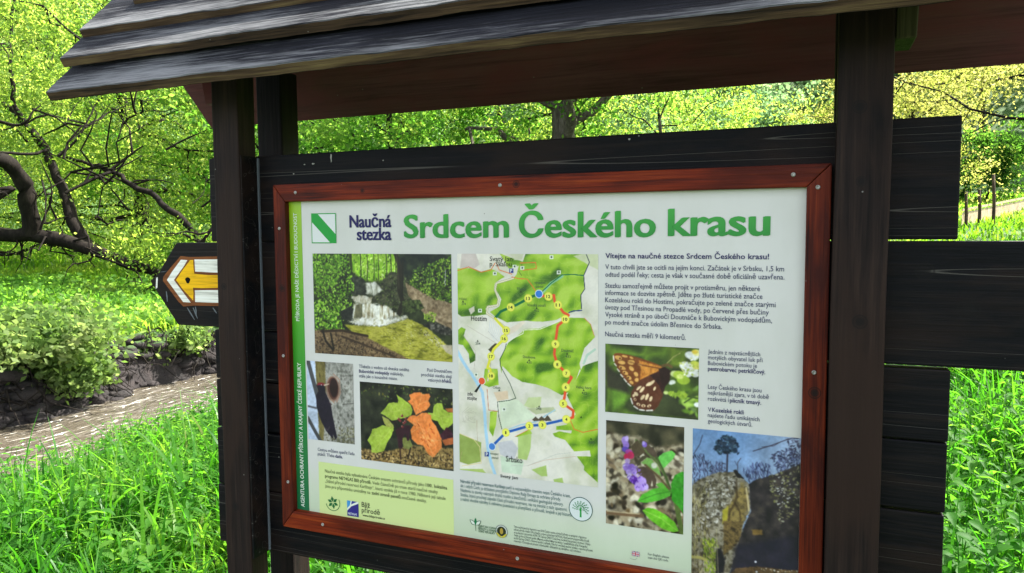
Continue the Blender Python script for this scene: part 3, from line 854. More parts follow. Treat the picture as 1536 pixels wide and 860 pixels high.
        V = np.stack([PX0 + s.X, np.full(s.X.shape, -depth), PZ1 - s.Y], -1).reshape(-1, 3)
        idx = np.arange(s.w * s.h).reshape(s.h, s.w)
        F = np.stack([idx[1:, :-1], idx[1:, 1:], idx[:-1, 1:], idx[:-1, :-1]], -1).reshape(-1, 4)
        me = mesh_np(s.name, V, F)
        at = me.attributes.new('print', 'FLOAT_COLOR', 'POINT')
        at.data.foreach_set('color', np.concatenate([a.reshape(-1, 3), np.ones((a.shape[0] * a.shape[1], 1))], 1).astype(np.float32).ravel())
        return link(s.name, me, panel, mp_)

# waterfall in a wood -----------------------------------------------------------
p = Picture('waterfall_picture', .0708, .1285, .4538, .3762, 440, 370, 4.527, (38, 44, 28))
p.mottled(None, [(22, 26, 20), (44, 52, 30), (60, 66, 40)], 60)
p.mottled([(380, 30), (720, 30), (700, 190), (600, 235), (470, 230), (390, 150)], [(84, 128, 18), (130, 184, 34), (176, 214, 70), (110, 160, 26)], 120, .009, .005, 50)
p.leaves([(380, 40), (720, 40), (690, 210), (460, 230)], [(150, 196, 50), (196, 226, 110), (96, 140, 24), (60, 96, 20), (222, 240, 160)], 260, .0034, 21)
for x_, w_ in ((388, .0068), (455, .0030), (500, .0022), (545, .0020), (575, .0016), (630, .0024), (660, .0030), (690, .002)):
    p.line([(x_, 40), (x_ + 6, 150), (x_ + 2, 225)], w_, (40, 44, 24), .001, .85)
p.mottled([(600, 235), (660, 170), (760, 190), (800, 320), (740, 470), (640, 400), (540, 380), (530, 345)], [(28, 30, 22), (60, 62, 44), (92, 92, 64)], 130, .002, .002)
p.leaves([(560, 200), (780, 180), (880, 420), (720, 460), (560, 380)], [(40, 52, 26), (80, 96, 46), (60, 60, 44), (100, 110, 60)], 260, .0035, 2)
p.mottled([(710, 30), (1100, 30), (1100, 250), (800, 250), (740, 180)], [(14, 20, 24), (30, 38, 30), (54, 64, 40)], 70, .003, .002)
p.mottled([(760, 245), (860, 300), (1100, 400), (1100, 580), (900, 470), (780, 330)], [(104, 84, 62), (146, 124, 94), (176, 154, 124)], 150, .002, .001)
p.mottled([(370, 200), (470, 210), (500, 250), (495, 325), (400, 330), (370, 260)], [(22, 24, 22), (50, 54, 44), (74, 78, 60)], 150, .002, .001)
p.leaves([(820, 150), (1080, 60), (1100, 60), (1100, 380), (940, 350), (790, 250)], [(54, 88, 22), (108, 146, 38), (156, 188, 60), (30, 44, 18), (76, 110, 32)], 760, .0036, 3)
p.leaves([(110, 40), (360, 40), (395, 180), (415, 290), (385, 360), (415, 400), (330, 520), (350, 570), (120, 590)], [(34, 58, 14), (80, 130, 22), (120, 174, 38), (160, 210, 66), (96, 146, 28), (26, 40, 14)], 1500, .0036, 4)
p.leaves([(120, 40), (340, 60), (300, 240), (220, 300), (120, 200)], [(100, 150, 30), (150, 200, 60), (70, 120, 24)], 380, .0042, 5)
p.leaves([(140, 370), (320, 350), (400, 400), (300, 560), (150, 540)], [(126, 180, 40), (176, 216, 84), (70, 124, 26), (30, 50, 18)], 420, .0042, 6)
p.mottled([(320, 440), (400, 400), (420, 490), (330, 500)], [(24, 26, 24), (52, 54, 48)], 200, .002, .001)
p.mottled([(490, 245), (560, 240), (605, 295), (550, 335), (500, 325)], [(120, 120, 100), (204, 202, 184), (240, 238, 228)], 200, .004, .004, 60)
p.mottled([(395, 340), (460, 330), (535, 345), (530, 388), (425, 384)], [(130, 118, 88), (216, 208, 184), (240, 236, 222)], 200, .004, .004, 60)
p.mottled([(415, 390), (520, 385), (640, 405), (715, 470), (600, 500), (400, 490)], [(112, 98, 66), (196, 186, 156), (244, 242, 232), (220, 214, 196)], 220, .004, .005, 46, 3)
p.mottled([(425, 395), (470, 390), (470, 490), (410, 490)], [(84, 82, 60), (130, 124, 92)], 240, .002, .001, 60)
p.mottled([(370, 505), (480, 480), (640, 490), (770, 468), (785, 485), (600, 545), (440, 535)], [(176, 168, 130), (236, 232, 220), (244, 242, 234)], 150, .005, .005)
p.mottled([(350, 530), (600, 545), (780, 490), (900, 540), (1100, 720), (1100, 800), (760, 760), (500, 640), (420, 600)], [(104, 102, 26), (154, 152, 42), (188, 180, 76), (136, 134, 36)], 70, .003, .002, 200, 7)
p.leaves([(600, 545), (780, 490), (1000, 640), (1060, 740), (800, 700), (560, 600)], [(190, 186, 110), (210, 204, 150), (110, 110, 30)], 160, .0032, 8, .22, .35)
p.mottled([(110, 570), (330, 560), (470, 600), (640, 690), (800, 770), (1000, 800), (110, 800)], [(60, 44, 32), (104, 82, 58), (140, 114, 82), (84, 64, 46)], 170, .003, .002)
p.leaves([(150, 600), (480, 640), (760, 760), (150, 730)], [(150, 128, 94), (64, 46, 34), (112, 90, 60), (46, 34, 26)], 320, .003, 9)
p.line([(190, 575), (330, 570), (505, 608)], .006, (52, 36, 26), .002); p.line([(330, 610), (540, 690), (690, 748)], .005, (60, 44, 32), .002)
p.line([(200, 570), (220, 640), (270, 700)], .006, (34, 26, 22), .002); p.line([(255, 590), (275, 695)], .005, (30, 24, 20), .002)
p.line([(690, 30), (722, 130), (720, 290), (745, 380), (720, 450)], .012, (38, 34, 26), .002); p.line([(700, 40), (718, 280)], .004, (66, 60, 44), .002, .7)
p.line([(745, 100), (740, 340)], .005, (30, 28, 22), .002)
p.mottled([(740, 370), (860, 360), (890, 420), (800, 450), (740, 440)], [(24, 30, 18), (60, 72, 36), (96, 108, 56)], 170, .002, .002)
p.mottled([(870, 530), (960, 510), (1080, 560), (1080, 610), (980, 590)], [(20, 20, 20), (60, 58, 52), (120, 116, 106)], 170, .002, .002)
p.mottled([(1000, 665), (1080, 670), (1080, 740), (1040, 720)], [(170, 156, 130), (204, 194, 170)], 120, .002, .001)
p.leaves([(880, 450), (970, 440), (960, 510), (890, 500)], [(130, 160, 40), (90, 120, 30), (170, 190, 80)], 60, .0036, 10)
p.line([(1034, 160), (1032, 235)], .0016, (220, 220, 220), .001); p.line([(1026, 235), (1034, 262)], .0016, (220, 220, 220), .001)
p.leaves([(860, 550), (1010, 640), (1000, 700), (880, 600)], [(180, 170, 130), (60, 58, 46), (210, 204, 180)], 60, .0026, 12)
p.done()

# woodpecker at its hole -----------------------------------------------------------
p = Picture('woodpecker_picture', .0440, .3968, .1822, .5968, 440, 530, 5.058, (196, 208, 230))
p.mottled([(165, 40), (480, 60), (480, 720), (205, 680)], [(92, 90, 82), (140, 138, 130), (176, 172, 164), (120, 116, 108)], 170, .0012, .001, 110)
p.mottled([(165, 40), (240, 50), (250, 300), (230, 680), (200, 680)], [(84, 72, 38), (128, 116, 66), (104, 92, 52)], 120, .003, .002, 60)
p.leaves([(280, 560), (460, 560), (470, 700), (230, 680)], [(110, 106, 78), (150, 146, 120), (84, 80, 56)], 120, .004, 1)
p.line([(360, 175), (470, 168)], .0016, (70, 66, 62), .001, .8); p.line([(375, 388), (470, 380)], .0018, (64, 60, 56), .001, .8)
p.line([(112, 60), (150, 200), (185, 330)], .012, (74, 74, 78), .002); p.line([(110, 400), (175, 416)], .005, (90, 90, 96), .002); p.line([(112, 490), (160, 580), (205, 660)], .010, (70, 70, 74), .002)
p.disc(300, 270, .0200, (150, 116, 100), .0320, .002); p.disc(302, 268, .0162, (92, 56, 48), .0280, .002); p.disc(308, 262, .0120, (44, 24, 28), .0240, .002)
p.line([(305, 158), (350, 200), (358, 300), (330, 370)], .0030, (166, 130, 112), .0012); p.line([(250, 255), (275, 330), (310, 375)], .003, (150, 116, 96), .0012)
BIRD = (30, 22, 40)
p.poly([(176, 240), (205, 226), (238, 240), (246, 300), (285, 385), (300, 480), (334, 640), (318, 652), (300, 610), (306, 655), (250, 590), (215, 520), (178, 410), (172, 320), (192, 290)], BIRD, .0012, .0006, 8)
p.line([(245, 570), (262, 585), (275, 560)], .004, (60, 50, 60), .002)
p.poly([(178, 248), (190, 224), (222, 222), (244, 236), (225, 246), (196, 240)], (132, 34, 44), .001, .0004)
p.poly([(230, 238), (274, 229), (272, 236), (236, 249)], (214, 190, 170), .0008)
p.disc(214, 240, .0016, (190, 190, 200)); p.line([(275, 370), (292, 390)], .003, (90, 70, 70), .001)
p.done()

# autumn leaves -----------------------------------------------------------
p = Picture('autumn_leaf_picture', .2005, .4388, .4530, .6315, 440, 530, 5.058, (34, 36, 28))
p.mottled(None, [(18, 20, 18), (40, 42, 34), (58, 62, 44)], 45)
p.leaves([(510, 220), (1210, 270), (1210, 420), (510, 330)], [(60, 76, 34), (90, 104, 48), (30, 36, 26), (120, 116, 60)], 120, .0040, 1)
p.mottled([(505, 720), (700, 745), (900, 700), (1215, 720), (1215, 880), (505, 830)], [(50, 38, 22), (120, 96, 54), (170, 140, 84), (84, 64, 36)], 150, .004, .003)
p.leaves([(510, 730), (800, 760), (1210, 760), (1210, 860), (510, 810)], [(190, 160, 100), (130, 100, 56), (70, 50, 30), (214, 180, 120), (40, 30, 22)], 380, .0040, 2)
GL, GD, GY = (166, 190, 66), (104, 130, 36), (200, 212, 100)
def leafp(pts, c, veins=(), vc=(200, 206, 110), shade=None):
    p.poly(pts, c, .0009, .0010, 22, 160)
    for v_ in veins: p.line(v_, .0012, vc, .0009, .7)
p.line([(700, 470), (770, 520), (820, 610)], .006, (34, 20, 26), .001)
leafp([(662, 455), (700, 412), (722, 380), (760, 372), (790, 376), (800, 360), (782, 312), (830, 345), (858, 366), (892, 392), (905, 430), (895, 470), (850, 490), (800, 500), (750, 512), (700, 476)], GL, [[(670, 455), (780, 440), (895, 420)], [(740, 440), (770, 385)], [(800, 435), (840, 380)], [(760, 450), (780, 500)]])
leafp([(672, 475), (720, 500), (760, 545), (760, 590), (720, 575), (690, 530)], (176, 176, 84), [[(680, 480), (755, 580)]])
leafp([(563, 660), (590, 610), (600, 575), (640, 565), (680, 545), (720, 560), (765, 560), (745, 630), (712, 680), (690, 740), (640, 755), (596, 752), (590, 700)], GL, [[(755, 565), (680, 650), (600, 745)], [(690, 630), (600, 620)], [(660, 680), (640, 750)]])
leafp([(1020, 450), (1060, 455), (1065, 400), (1090, 378), (1130, 380), (1140, 425), (1180, 450), (1215, 445), (1215, 530), (1180, 560), (1150, 590), (1120, 560), (1095, 515), (1050, 500)], GL, [[(1040, 460), (1130, 490), (1210, 470)], [(1110, 480), (1090, 400)], [(1120, 490), (1150, 570)]])
p.poly([(1150, 420), (1215, 415), (1215, 450), (1170, 445)], (176, 104, 52), .001, .001)
leafp([(1110, 620), (1140, 590), (1165, 560), (1200, 590), (1215, 640), (1215, 690), (1160, 660), (1120, 650)], (66, 26, 44), [], (90, 40, 50))
leafp([(1130, 660), (1200, 640), (1215, 640), (1215, 690), (1150, 700)], (196, 104, 56))
OR = (240, 136, 66)
leafp([(868, 365), (890, 350), (880, 315), (915, 300), (960, 296), (985, 310), (1030, 305), (1040, 330), (1025, 360), (1040, 392), (1015, 430), (985, 440), (930, 472), (918, 440), (905, 400)], OR, [[(930, 465), (960, 380), (975, 300)], [(950, 400), (900, 350)], [(955, 390), (1020, 360)]], (246, 176, 100))
leafp([(862, 505), (880, 480), (905, 470), (940, 476), (975, 452), (1010, 450), (1045, 470), (1050, 510), (1085, 555), (1105, 600), (1125, 650), (1128, 715), (1090, 760), (1062, 792), (1020, 760), (985, 700), (940, 690), (900, 650), (890, 580), (915, 545)], OR, [[(930, 500), (1000, 620), (1065, 785)], [(960, 560), (900, 600)], [(990, 610), (1060, 570)], [(1020, 670), (1110, 660)], [(1010, 650), (960, 690)]], (250, 190, 120))
p.leaves([(900, 520), (1050, 520), (1100, 700), (1000, 700)], [(240, 150, 84), (200, 96, 44)], 50, .006, 5, .35, 1.0)
p.poly([(820, 640), (880, 640), (905, 700), (880, 730), (840, 720)], (120, 124, 62), .0012, .001, 18)
p.poly([(775, 580), (830, 550), (890, 545), (885, 590), (880, 660), (865, 665), (850, 610), (830, 640), (828, 725), (800, 720), (790, 640)], (52, 22, 36), .001, .0008, 8)
p.line([(810, 720), (815, 800)], .004, (60, 36, 30), .001); p.line([(890, 720), (870, 800)], .004, (50, 36, 26), .001)
for (x_, y_) in ((826, 475), (854, 496), (812, 512), (838, 530), (828, 558), (800, 500), (850, 520)):
    p.disc(x_, y_, .0034, (120, 44, 48)); p.disc(x_ - 5, y_ - 6, .0012, (220, 170, 160))
p.done()

# butterfly -----------------------------------------------------------
p = Picture('butterfly_picture', .8138, .3148, 1.0066, .4602, 890, 500, 6.144, (70, 86, 42))
p.mottled(None, [(44, 50, 34), (66, 84, 38), (104, 134, 44), (58, 70, 38)], 26, octv=2)
p.mottled([(160, 500), (340, 480), (300, 640), (180, 720)], [(90, 130, 44), (126, 170, 56)], 30, .012, 0, octv=2)
p.mottled([(700, 120), (860, 150), (850, 320), (700, 300)], [(100, 124, 40), (130, 150, 50)], 30, .012, 0, octv=2)
p.mottled([(110, 260), (330, 480), (340, 560), (120, 500)], [(50, 48, 38), (64, 62, 46)], 30, .010, 0, octv=2)
p.mottled([(620, 520), (960, 640), (960, 800), (330, 720), (300, 640)], [(46, 50, 34), (66, 72, 44)], 30, .008, 0, octv=2)
up = [(182, 205), (200, 184), (240, 182), (330, 200), (420, 225), (530, 262), (640, 305), (650, 340), (560, 380), (480, 420), (400, 470), (372, 492), (330, 470), (270, 400), (215, 310), (190, 250)]
p.poly(up, (122, 66, 30), .0008, 0, 16)
p.mottled([(420, 250), (640, 310), (610, 345), (500, 400), (430, 440), (440, 330)], [(170, 96, 34), (222, 150, 66), (190, 110, 40)], 200, .002, .001, 120)
cells = [(232, 226, 34, 20, .3), (262, 270, 36, 18, .2), (268, 318, 34, 16, .4), (296, 366, 30, 16, .5), (330, 410, 26, 16, .6), (352, 454, 22, 14, .6), (350, 268, 34, 24, .1), (352, 326, 28, 18, .8), (394, 378, 26, 18, .9), (400, 430, 18, 20, .9), (290, 212, 28, 10, .2), (352, 226, 22, 9, .5), (430, 290, 24, 10, .3)]
for (x_, y_, a_, b__, t_) in cells:
    pts = [(x_ + a_ * math.cos(q) * math.cos(t_) - b__ * math.sin(q) * math.sin(t_), y_ + a_ * math.cos(q) * math.sin(t_) + b__ * math.sin(q) * math.cos(t_)) for q in np.linspace(0, 6.28, 13)[:-1]]
    p.poly(pts, (226, 170, 92), .0010, .0005, 14)
for (x_, y_) in ((246, 232), (256, 318), (286, 364), (322, 410)): p.disc(x_, y_, .0018, (70, 34, 22))
for a_ in ((640, 318), (560, 300), (480, 275)): p.line([(640, 330), (a_[0] - 190, a_[1] - 20)], .0012, (92, 44, 22), .0008, .7)
for (u_, v_) in zip(((186, 210), (196, 280), (222, 330), (252, 380), (284, 420), (318, 462)), ((190, 258), (212, 300), (240, 352), (272, 402), (306, 448), (345, 486))): p.line([u_, v_], .0026, (240, 232, 220), .0008)
lo = [(380, 490), (430, 430), (520, 385), (610, 345), (650, 380), (655, 470), (640, 580), (600, 670), (555, 715), (470, 712), (400, 690), (362, 650), (345, 590), (352, 540)]
p.poly(lo, (92, 50, 34), .0008, 0, 14)
p.mottled([(520, 385), (650, 345), (690, 420), (640, 560), (600, 470)], [(40, 20, 24), (70, 36, 32)], 200, .002, .001)
for (x_, y_, a_, b__, t_) in [(395, 560, 24, 16, .8), (420, 505, 30, 12, -.7), (450, 520, 34, 14, -.9), (455, 590, 30, 15, -.9), (495, 585, 34, 15, -1.2), (530, 605, 26, 14, -1.2), (535, 460, 40, 14, -.7), (505, 470, 26, 12, -.7), (565, 510, 22, 10, -1.2), (385, 610, 16, 12, .9), (415, 655, 20, 13, .6), (462, 668, 20, 14, .1), (515, 670, 20, 13, -.3), (372, 575, 12, 16, .2)]:
    pts = [(x_ + a_ * math.cos(q) * math.cos(t_) - b__ * math.sin(q) * math.sin(t_), y_ + a_ * math.cos(q) * math.sin(t_) + b__ * math.sin(q) * math.cos(t_)) for q in np.linspace(0, 6.28, 13)[:-1]]
    p.poly(pts, (236, 208, 164), .0009, .0004, 10)
for (x_, y_) in ((386, 612), (416, 658), (462, 670), (516, 672)): p.disc(x_, y_, .0016, (110, 50, 30))
for (u_, v_) in (((346, 600), (362, 650)), ((375, 672), (410, 696)), ((425, 704), (470, 710)), ((490, 712), (545, 710))): p.line([u_, v_], .0026, (240, 234, 226), .0008)
p.poly([(600, 330), (660, 310), (720, 350), (700, 450), (650, 500), (620, 440)], (48, 26, 26), .002, .001, 8)
p.line([(640, 300), (690, 290), (720, 310)], .006, (110, 86, 50), .0015); p.line([(680, 275), (740, 215), (800, 185)], .0014, (186, 180, 110), .0008); p.line([(690, 270), (820, 160)], .0009, (150, 150, 90), .0006)
p.leaves([(780, 540), (960, 500), (960, 780), (840, 720)], [(110, 146, 54), (150, 180, 70), (70, 96, 40)], 22, .012, 4)
p.line([(760, 560), (960, 600)], .003, (60, 80, 34), .001); p.line([(840, 640), (960, 560)], .003, (70, 90, 40), .001)
for (x_, y_, r_, c_) in ((920, 210, .012, (236, 236, 230)), (890, 200, .010, (228, 230, 224)), (955, 180, .009, (232, 226, 150)), (935, 172, .006, (226, 196, 70)), (850, 300, .012, (236, 236, 226)), (900, 330, .013, (240, 240, 232)), (955, 300, .011, (224, 216, 110)), (930, 280, .008, (200, 206, 80)), (870, 372, .010, (232, 232, 220)), (940, 375, .009, (236, 236, 228)), (750, 375, .009, (214, 222, 150)), (790, 385, .012, (176, 198, 70)), (830, 430, .013, (164, 190, 60)), (800, 400, .007, (210, 220, 120)), (730, 450, .006, (226, 228, 214)), (715, 462, .004, (232, 232, 224)), (670, 548, .005, (214, 224, 140)), (720, 555, .007, (150, 176, 56)), (820, 570, .010, (164, 188, 60)), (960, 660, .007, (230, 230, 224))):
    p.disc(x_, y_, r_, c_, r_ * .72, .003)
p.leaves([(800, 260), (960, 200), (970, 390), (820, 400)], [(240, 240, 234), (210, 214, 120), (170, 190, 70)], 40, .0040, 6)
p.leaves([(660, 540), (840, 540), (840, 600), (700, 570)], [(180, 200, 80), (140, 170, 56)], 14, .006, 7)
p.done()

# lungwort -----------------------------------------------------------
p = Picture('lungwort_picture', .8160, .4778, .9790, .7020, 895, 620, 4.526, (110, 96, 76))
p.mottled(None, [(54, 44, 34), (110, 96, 74), (178, 164, 138), (90, 78, 60)], 46, octv=3)
p.leaves([(60, 200), (600, 260), (600, 830), (60, 760)], [(196, 182, 152), (160, 142, 112), (60, 48, 38), (214, 204, 180), (44, 36, 30), (130, 108, 80)], 200, .012, 1, .6)
p.leaves([(60, 120), (400, 200), (600, 300), (600, 500), (60, 600)], [(190, 176, 146), (70, 58, 44), (206, 194, 168), (50, 42, 34)], 90, .010, 2, .6)
p.mottled([(60, 40), (600, 90), (600, 210), (400, 230), (300, 160), (160, 150), (60, 110)], [(38, 36, 26), (66, 62, 46), (96, 88, 64)], 40, .008, .003, octv=2)
p.line([(70, 672), (180, 685), (310, 695)], .008, (120, 92, 66), .002); p.line([(70, 664), (290, 684)], .002, (196, 176, 140), .001)
p.line([(540, 600), (560, 720), (585, 830)], .010, (92, 110, 52), .002)
p.poly([(310, 660), (345, 640), (400, 650), (470, 690), (530, 740), (560, 800), (520, 810), (440, 780), (360, 720)], (110, 190, 40), .0012, .001, 24); p.line([(320, 660), (440, 715), (550, 800)], .0014, (160, 214, 90), .001)
p.poly([(275, 600), (310, 550), (380, 515), (450, 500), (510, 515), (500, 560), (430, 590), (340, 608)], (86, 178, 50), .0012, .001, 20); p.line([(285, 595), (400, 550), (505, 530)], .0014, (60, 130, 40), .001)
p.poly([(505, 480), (530, 420), (580, 395), (600, 400), (600, 700), (560, 640), (510, 590)], (62, 160, 40), .0012, .001, 28)
p.poly([(400, 480), (440, 470), (480, 500), (440, 520)], (100, 180, 60), .001)
p.poly([(418, 300), (450, 270), (510, 252), (535, 275), (520, 310), (480, 350), (450, 375), (425, 340)], (108, 196, 84), .0012, .001, 18)
p.poly([(300, 335), (350, 300), (380, 320), (420, 370), (440, 430), (400, 400), (360, 370)], (130, 180, 90), .001, .001, 18)
p.line([(270, 185), (350, 270), (420, 340), (470, 430), (495, 515)], .0062, (96, 112, 62), .002); p.line([(400, 280), (450, 380), (500, 510)], .004, (70, 90, 44), .001); p.line([(330, 350), (420, 430), (490, 510)], .0046, (104, 84, 56), .002)
p.poly([(235, 225), (275, 180), (310, 220), (330, 260), (290, 295), (245, 290)], (84, 70, 52), .001, .001, 8)
p.poly([(325, 235), (350, 210), (395, 250), (415, 290), (390, 300), (350, 270)], (88, 72, 60), .001, .001, 8)
p.poly([(275, 330), (310, 290), (345, 285), (340, 300), (300, 330), (300, 350), (280, 355)], (74, 66, 48), .001)
p.poly([(270, 370), (320, 360), (380, 395), (406, 450), (400, 495), (385, 510), (375, 450), (365, 510), (345, 515), (320, 440), (280, 410)], (84, 66, 56), .001, .001, 10)
for (x_, y_, r_, c_, ry) in ((192, 185, .0070, (160, 130, 206), .0090), (205, 172, .0040, (190, 166, 226), .006), (200, 215, .0066, (150, 116, 200), .0080), (195, 245, .0075, (94, 70, 176), .0060), (220, 265, .0080, (176, 70, 160), .0060), (205, 295, .0064, (206, 34, 84), .0070), (232, 285, .0070, (206, 44, 96), .0080), (210, 325, .0056, (190, 160, 216), .006), (205, 365, .0086, (150, 116, 204), .0090), (240, 375, .0090, (140, 100, 200), .0100), (220, 400, .0070, (176, 148, 222), .006), (255, 395, .0060, (168, 136, 216), .008), (225, 430, .0050, (196, 176, 226), .008), (255, 450, .0094, (96, 34, 158), .0090), (265, 470, .0060, (76, 22, 140), .006), (300, 450, .0070, (176, 140, 226), .008), (320, 465, .0056, (186, 154, 228), .009), (280, 500, .0070, (186, 150, 226), .010), (310, 500, .0072, (178, 142, 222), .009), (338, 500, .0045, (196, 170, 230), .007), (325, 212, .0052, (126, 96, 190), .006), (318, 202, .003, (170, 150, 220), .004)):
    p.disc(x_, y_, r_, c_, ry, .0016)
p.leaves([(180, 340), (260, 350), (340, 440), (340, 510), (260, 520), (200, 420)], [(196, 176, 234), (120, 84, 190), (164, 130, 214), (150, 112, 206)], 46, .0038, 7, .4)
p.disc(390, 355, .006, (226, 226, 206), .006, .003)
p.done()

# cliff under a pine -----------------------------------------------------------
p = Picture('cliff_picture', .9962, .4782, 1.1998, .7900, 1025, 635, 3.822, (132, 156, 192))
p.put(np.clip(1 - (p.Y - .478) / .11, 0, 1), (112, 148, 196)); p.put(np.clip((p.X - 1.09) / .16, 0, .7), (186, 196, 214))
p.leaves([(50, 190), (110, 170), (150, 220), (240, 225), (240, 300), (100, 330), (50, 400)], [(60, 62, 92), (44, 44, 66), (86, 92, 126)], 260, .0046, 1, .2, 1.4)
p.leaves([(330, 260), (420, 220), (500, 240), (500, 310), (370, 330)], [(64, 70, 110), (48, 50, 80), (90, 104, 150)], 160, .0046, 2, .2, 1.4)
p.leaves([(500, 180), (600, 140), (680, 180), (680, 260), (540, 300)], [(40, 40, 62), (58, 60, 88), (90, 100, 140)], 240, .0040, 3, .3)
p.leaves([(590, 85), (670, 80), (680, 200), (620, 190)], [(44, 40, 58), (64, 60, 84)], 60, .0036, 4, .3)
p.line([(680, 70), (590, 95), (510, 125), (400, 160)], .0016, (54, 44, 62), .001); p.line([(560, 105), (520, 130), (450, 135)], .001, (60, 50, 66), .0008)
p.line([(110, 68), (95, 120), (60, 175)], .0016, (60, 64, 90), .001)
p.line([(256, 140), (252, 200), (250, 278)], .0032, (46, 40, 56), .001)
p.leaves([(180, 110), (215, 80), (245, 66), (290, 90), (318, 130), (300, 150), (320, 180), (270, 160), (215, 180), (180, 150)], [(28, 44, 68), (40, 62, 84), (24, 34, 54), (60, 84, 100)], 210, .0048, 5, .45)
p.line([(310, 300), (312, 225), (330, 200)], .0016, (70, 70, 90), .001); p.line([(312, 250), (295, 215)], .001, (70, 70, 90), .001)
cl = [(40, 370), (90, 320), (130, 305), (200, 280), (300, 278), (345, 318), (378, 350), (385, 480), (340, 600), (330, 700), (270, 840), (260, 880), (40, 880)]
p.mottled(cl, [(58, 50, 40), (112, 102, 82), (158, 150, 132), (86, 76, 58)], 110, .0016, .002)
p.leaves([(110, 330), (300, 300), (290, 420), (200, 560), (90, 620)], [(176, 170, 160), (130, 122, 104), (206, 200, 190), (60, 52, 44), (96, 88, 70)], 360, .0040, 6, .5)
p.mottled([(236, 500), (290, 420), (340, 335), (368, 400), (378, 480), (350, 560), (230, 580)], [(80, 66, 44), (116, 98, 60), (150, 128, 72), (92, 76, 50)], 130, .007, .004)
p.mottled([(225, 500), (260, 470), (250, 560), (225, 580)], [(150, 140, 40), (180, 168, 60)], 120, .002, .001)
p.line([(304, 330), (308, 420), (290, 470), (264, 510), (262, 560)], .0036, (52, 36, 24), .0030, .7); p.line([(298, 460), (325, 510), (328, 560)], .0030, (52, 36, 24), .0030, .7); p.line([(360, 370), (368, 430), (376, 500)], .003, (196, 176, 130), .0014)
p.poly([(285, 270), (300, 265), (350, 318), (310, 312)], (30, 24, 28), .001, .001)
p.mottled([(230, 560), (350, 560), (320, 680), (230, 760)], [(70, 54, 34), (120, 98, 58), (50, 38, 28)], 120, .003, .003)
p.mottled([(376, 345), (420, 320), (500, 300), (560, 280), (690, 225), (690, 880), (260, 880), (290, 780), (330, 640), (386, 500)], [(34, 28, 34), (52, 44, 48), (74, 64, 60)], 70, .002, .002)
p.mottled([(300, 700), (660, 640), (680, 880), (280, 880)], [(30, 26, 42), (44, 38, 54)], 40, .012, .002)
p.leaves([(490, 300), (660, 240), (670, 470), (560, 600), (500, 420)], [(110, 104, 76), (150, 146, 124), (80, 74, 56), (52, 44, 42), (130, 128, 80)], 200, .0032, 8, .5)
p.leaves([(520, 320), (640, 260), (650, 400), (540, 500)], [(196, 194, 190), (210, 210, 206)], 34, .0018, 9, .6)
p.mottled([(390, 610), (450, 610), (460, 640), (400, 640)], [(110, 84, 44), (140, 110, 60)], 120, .003, .002)
p.leaves([(40, 400), (160, 330), (120, 500), (200, 860), (40, 870)], [(130, 116, 70), (96, 84, 50), (160, 150, 90), (60, 52, 36)], 300, .0056, 10, .14, 1.5)
p.leaves([(110, 660), (190, 660), (210, 860), (120, 860)], [(120, 140, 40), (160, 172, 60), (80, 96, 30)], 180, .0044, 11, .3, 1.3)
p.line([(50, 765), (100, 770), (130, 785)], .006, (170, 160, 90), .002)
p.mottled([(190, 720), (215, 715), (240, 780), (230, 860), (185, 860)], [(24, 20, 30), (40, 34, 44)], 100, .003, .002)
for (a_, b__) in (((140, 330), (60, 480)), ((60, 330), (70, 640)), ((190, 600), (200, 860)), ((110, 400), (70, 560)), ((70, 560), (66, 800))): p.line([a_, b__], .0012, (176, 166, 120), .0008, .8)
p.mottled([(300, 830), (420, 820), (560, 838), (680, 845), (680, 880), (260, 880)], [(70, 50, 34), (112, 84, 56), (60, 44, 34)], 140, .002, .002)
p.disc(414, 794, .0022, (220, 220, 226)); p.disc(420, 852, .002, (226, 226, 230)); p.leaves([(440, 828), (650, 842), (660, 856), (450, 846)], [(190, 176, 140), (230, 226, 210)], 24, .0018, 12, .6)
p.done()

# trail map -----------------------------------------------------------
p = Picture('trail_map', .4690, .1272, .7980, .6260, 680, 380, 4.778, (222, 216, 202), .00112)
def A(pts): return [tuple(q) for q in pts]
def Bz(pts):         # lower half, measured on a second enlargement
    return [((x_ / 4.526) * 4.778, (160 + y_ / 4.526) * 4.778) for x_, y_ in pts]
p.mottled(None, [(206, 204, 180), (226, 220, 206), (232, 226, 214)], 24, octv=3)
rel = fbm(p.X * 13 + 3, p.Y * 13, 21, 3)
gx = np.gradient(rel, axis=1) / p.res; gy = np.gradient(rel, axis=0) / p.res
shade = np.clip(.60 + (-gx * .8 + -gy * .8) * .050, 0, 1)
def forest(pts, soft=.001):
    m = p.mask(pts, soft, .0008, 90)
    g_ = np.array([(62, 104, 30), (112, 158, 34), (150, 190, 44), (176, 206, 76)], float)
    v = shade * 2.98; i = np.clip(v.astype(int), 0, 2); t = (v - i)[..., None]
    p.put(m, g_[i] * (1 - t) + g_[i + 1] * t)
    e = np.abs(((rel * 26) % 1) - .5)
    p.put(m * np.clip((.07 - e) / .05, 0, 1) * .28, (206, 220, 120))
forest([(20, 110), (120, 100), (200, 132), (275, 112), (330, 140), (370, 170), (335, 190), (300, 215), (292, 262), (322, 330), (325, 366), (245, 376), (232, 400), (238, 440), (130, 450), (60, 455), (20, 425)])
forest([(330, 0), (410, 30), (500, 60), (520, 0), (950, 0), (976, 65), (935, 160), (940, 255), (914, 300), (920, 400), (835, 428), (740, 478), (640, 492), (520, 485), (385, 495), (300, 455), (262, 420), (330, 380), (345, 330), (308, 262), (318, 212), (420, 190), (455, 150), (470, 90), (400, 110)])
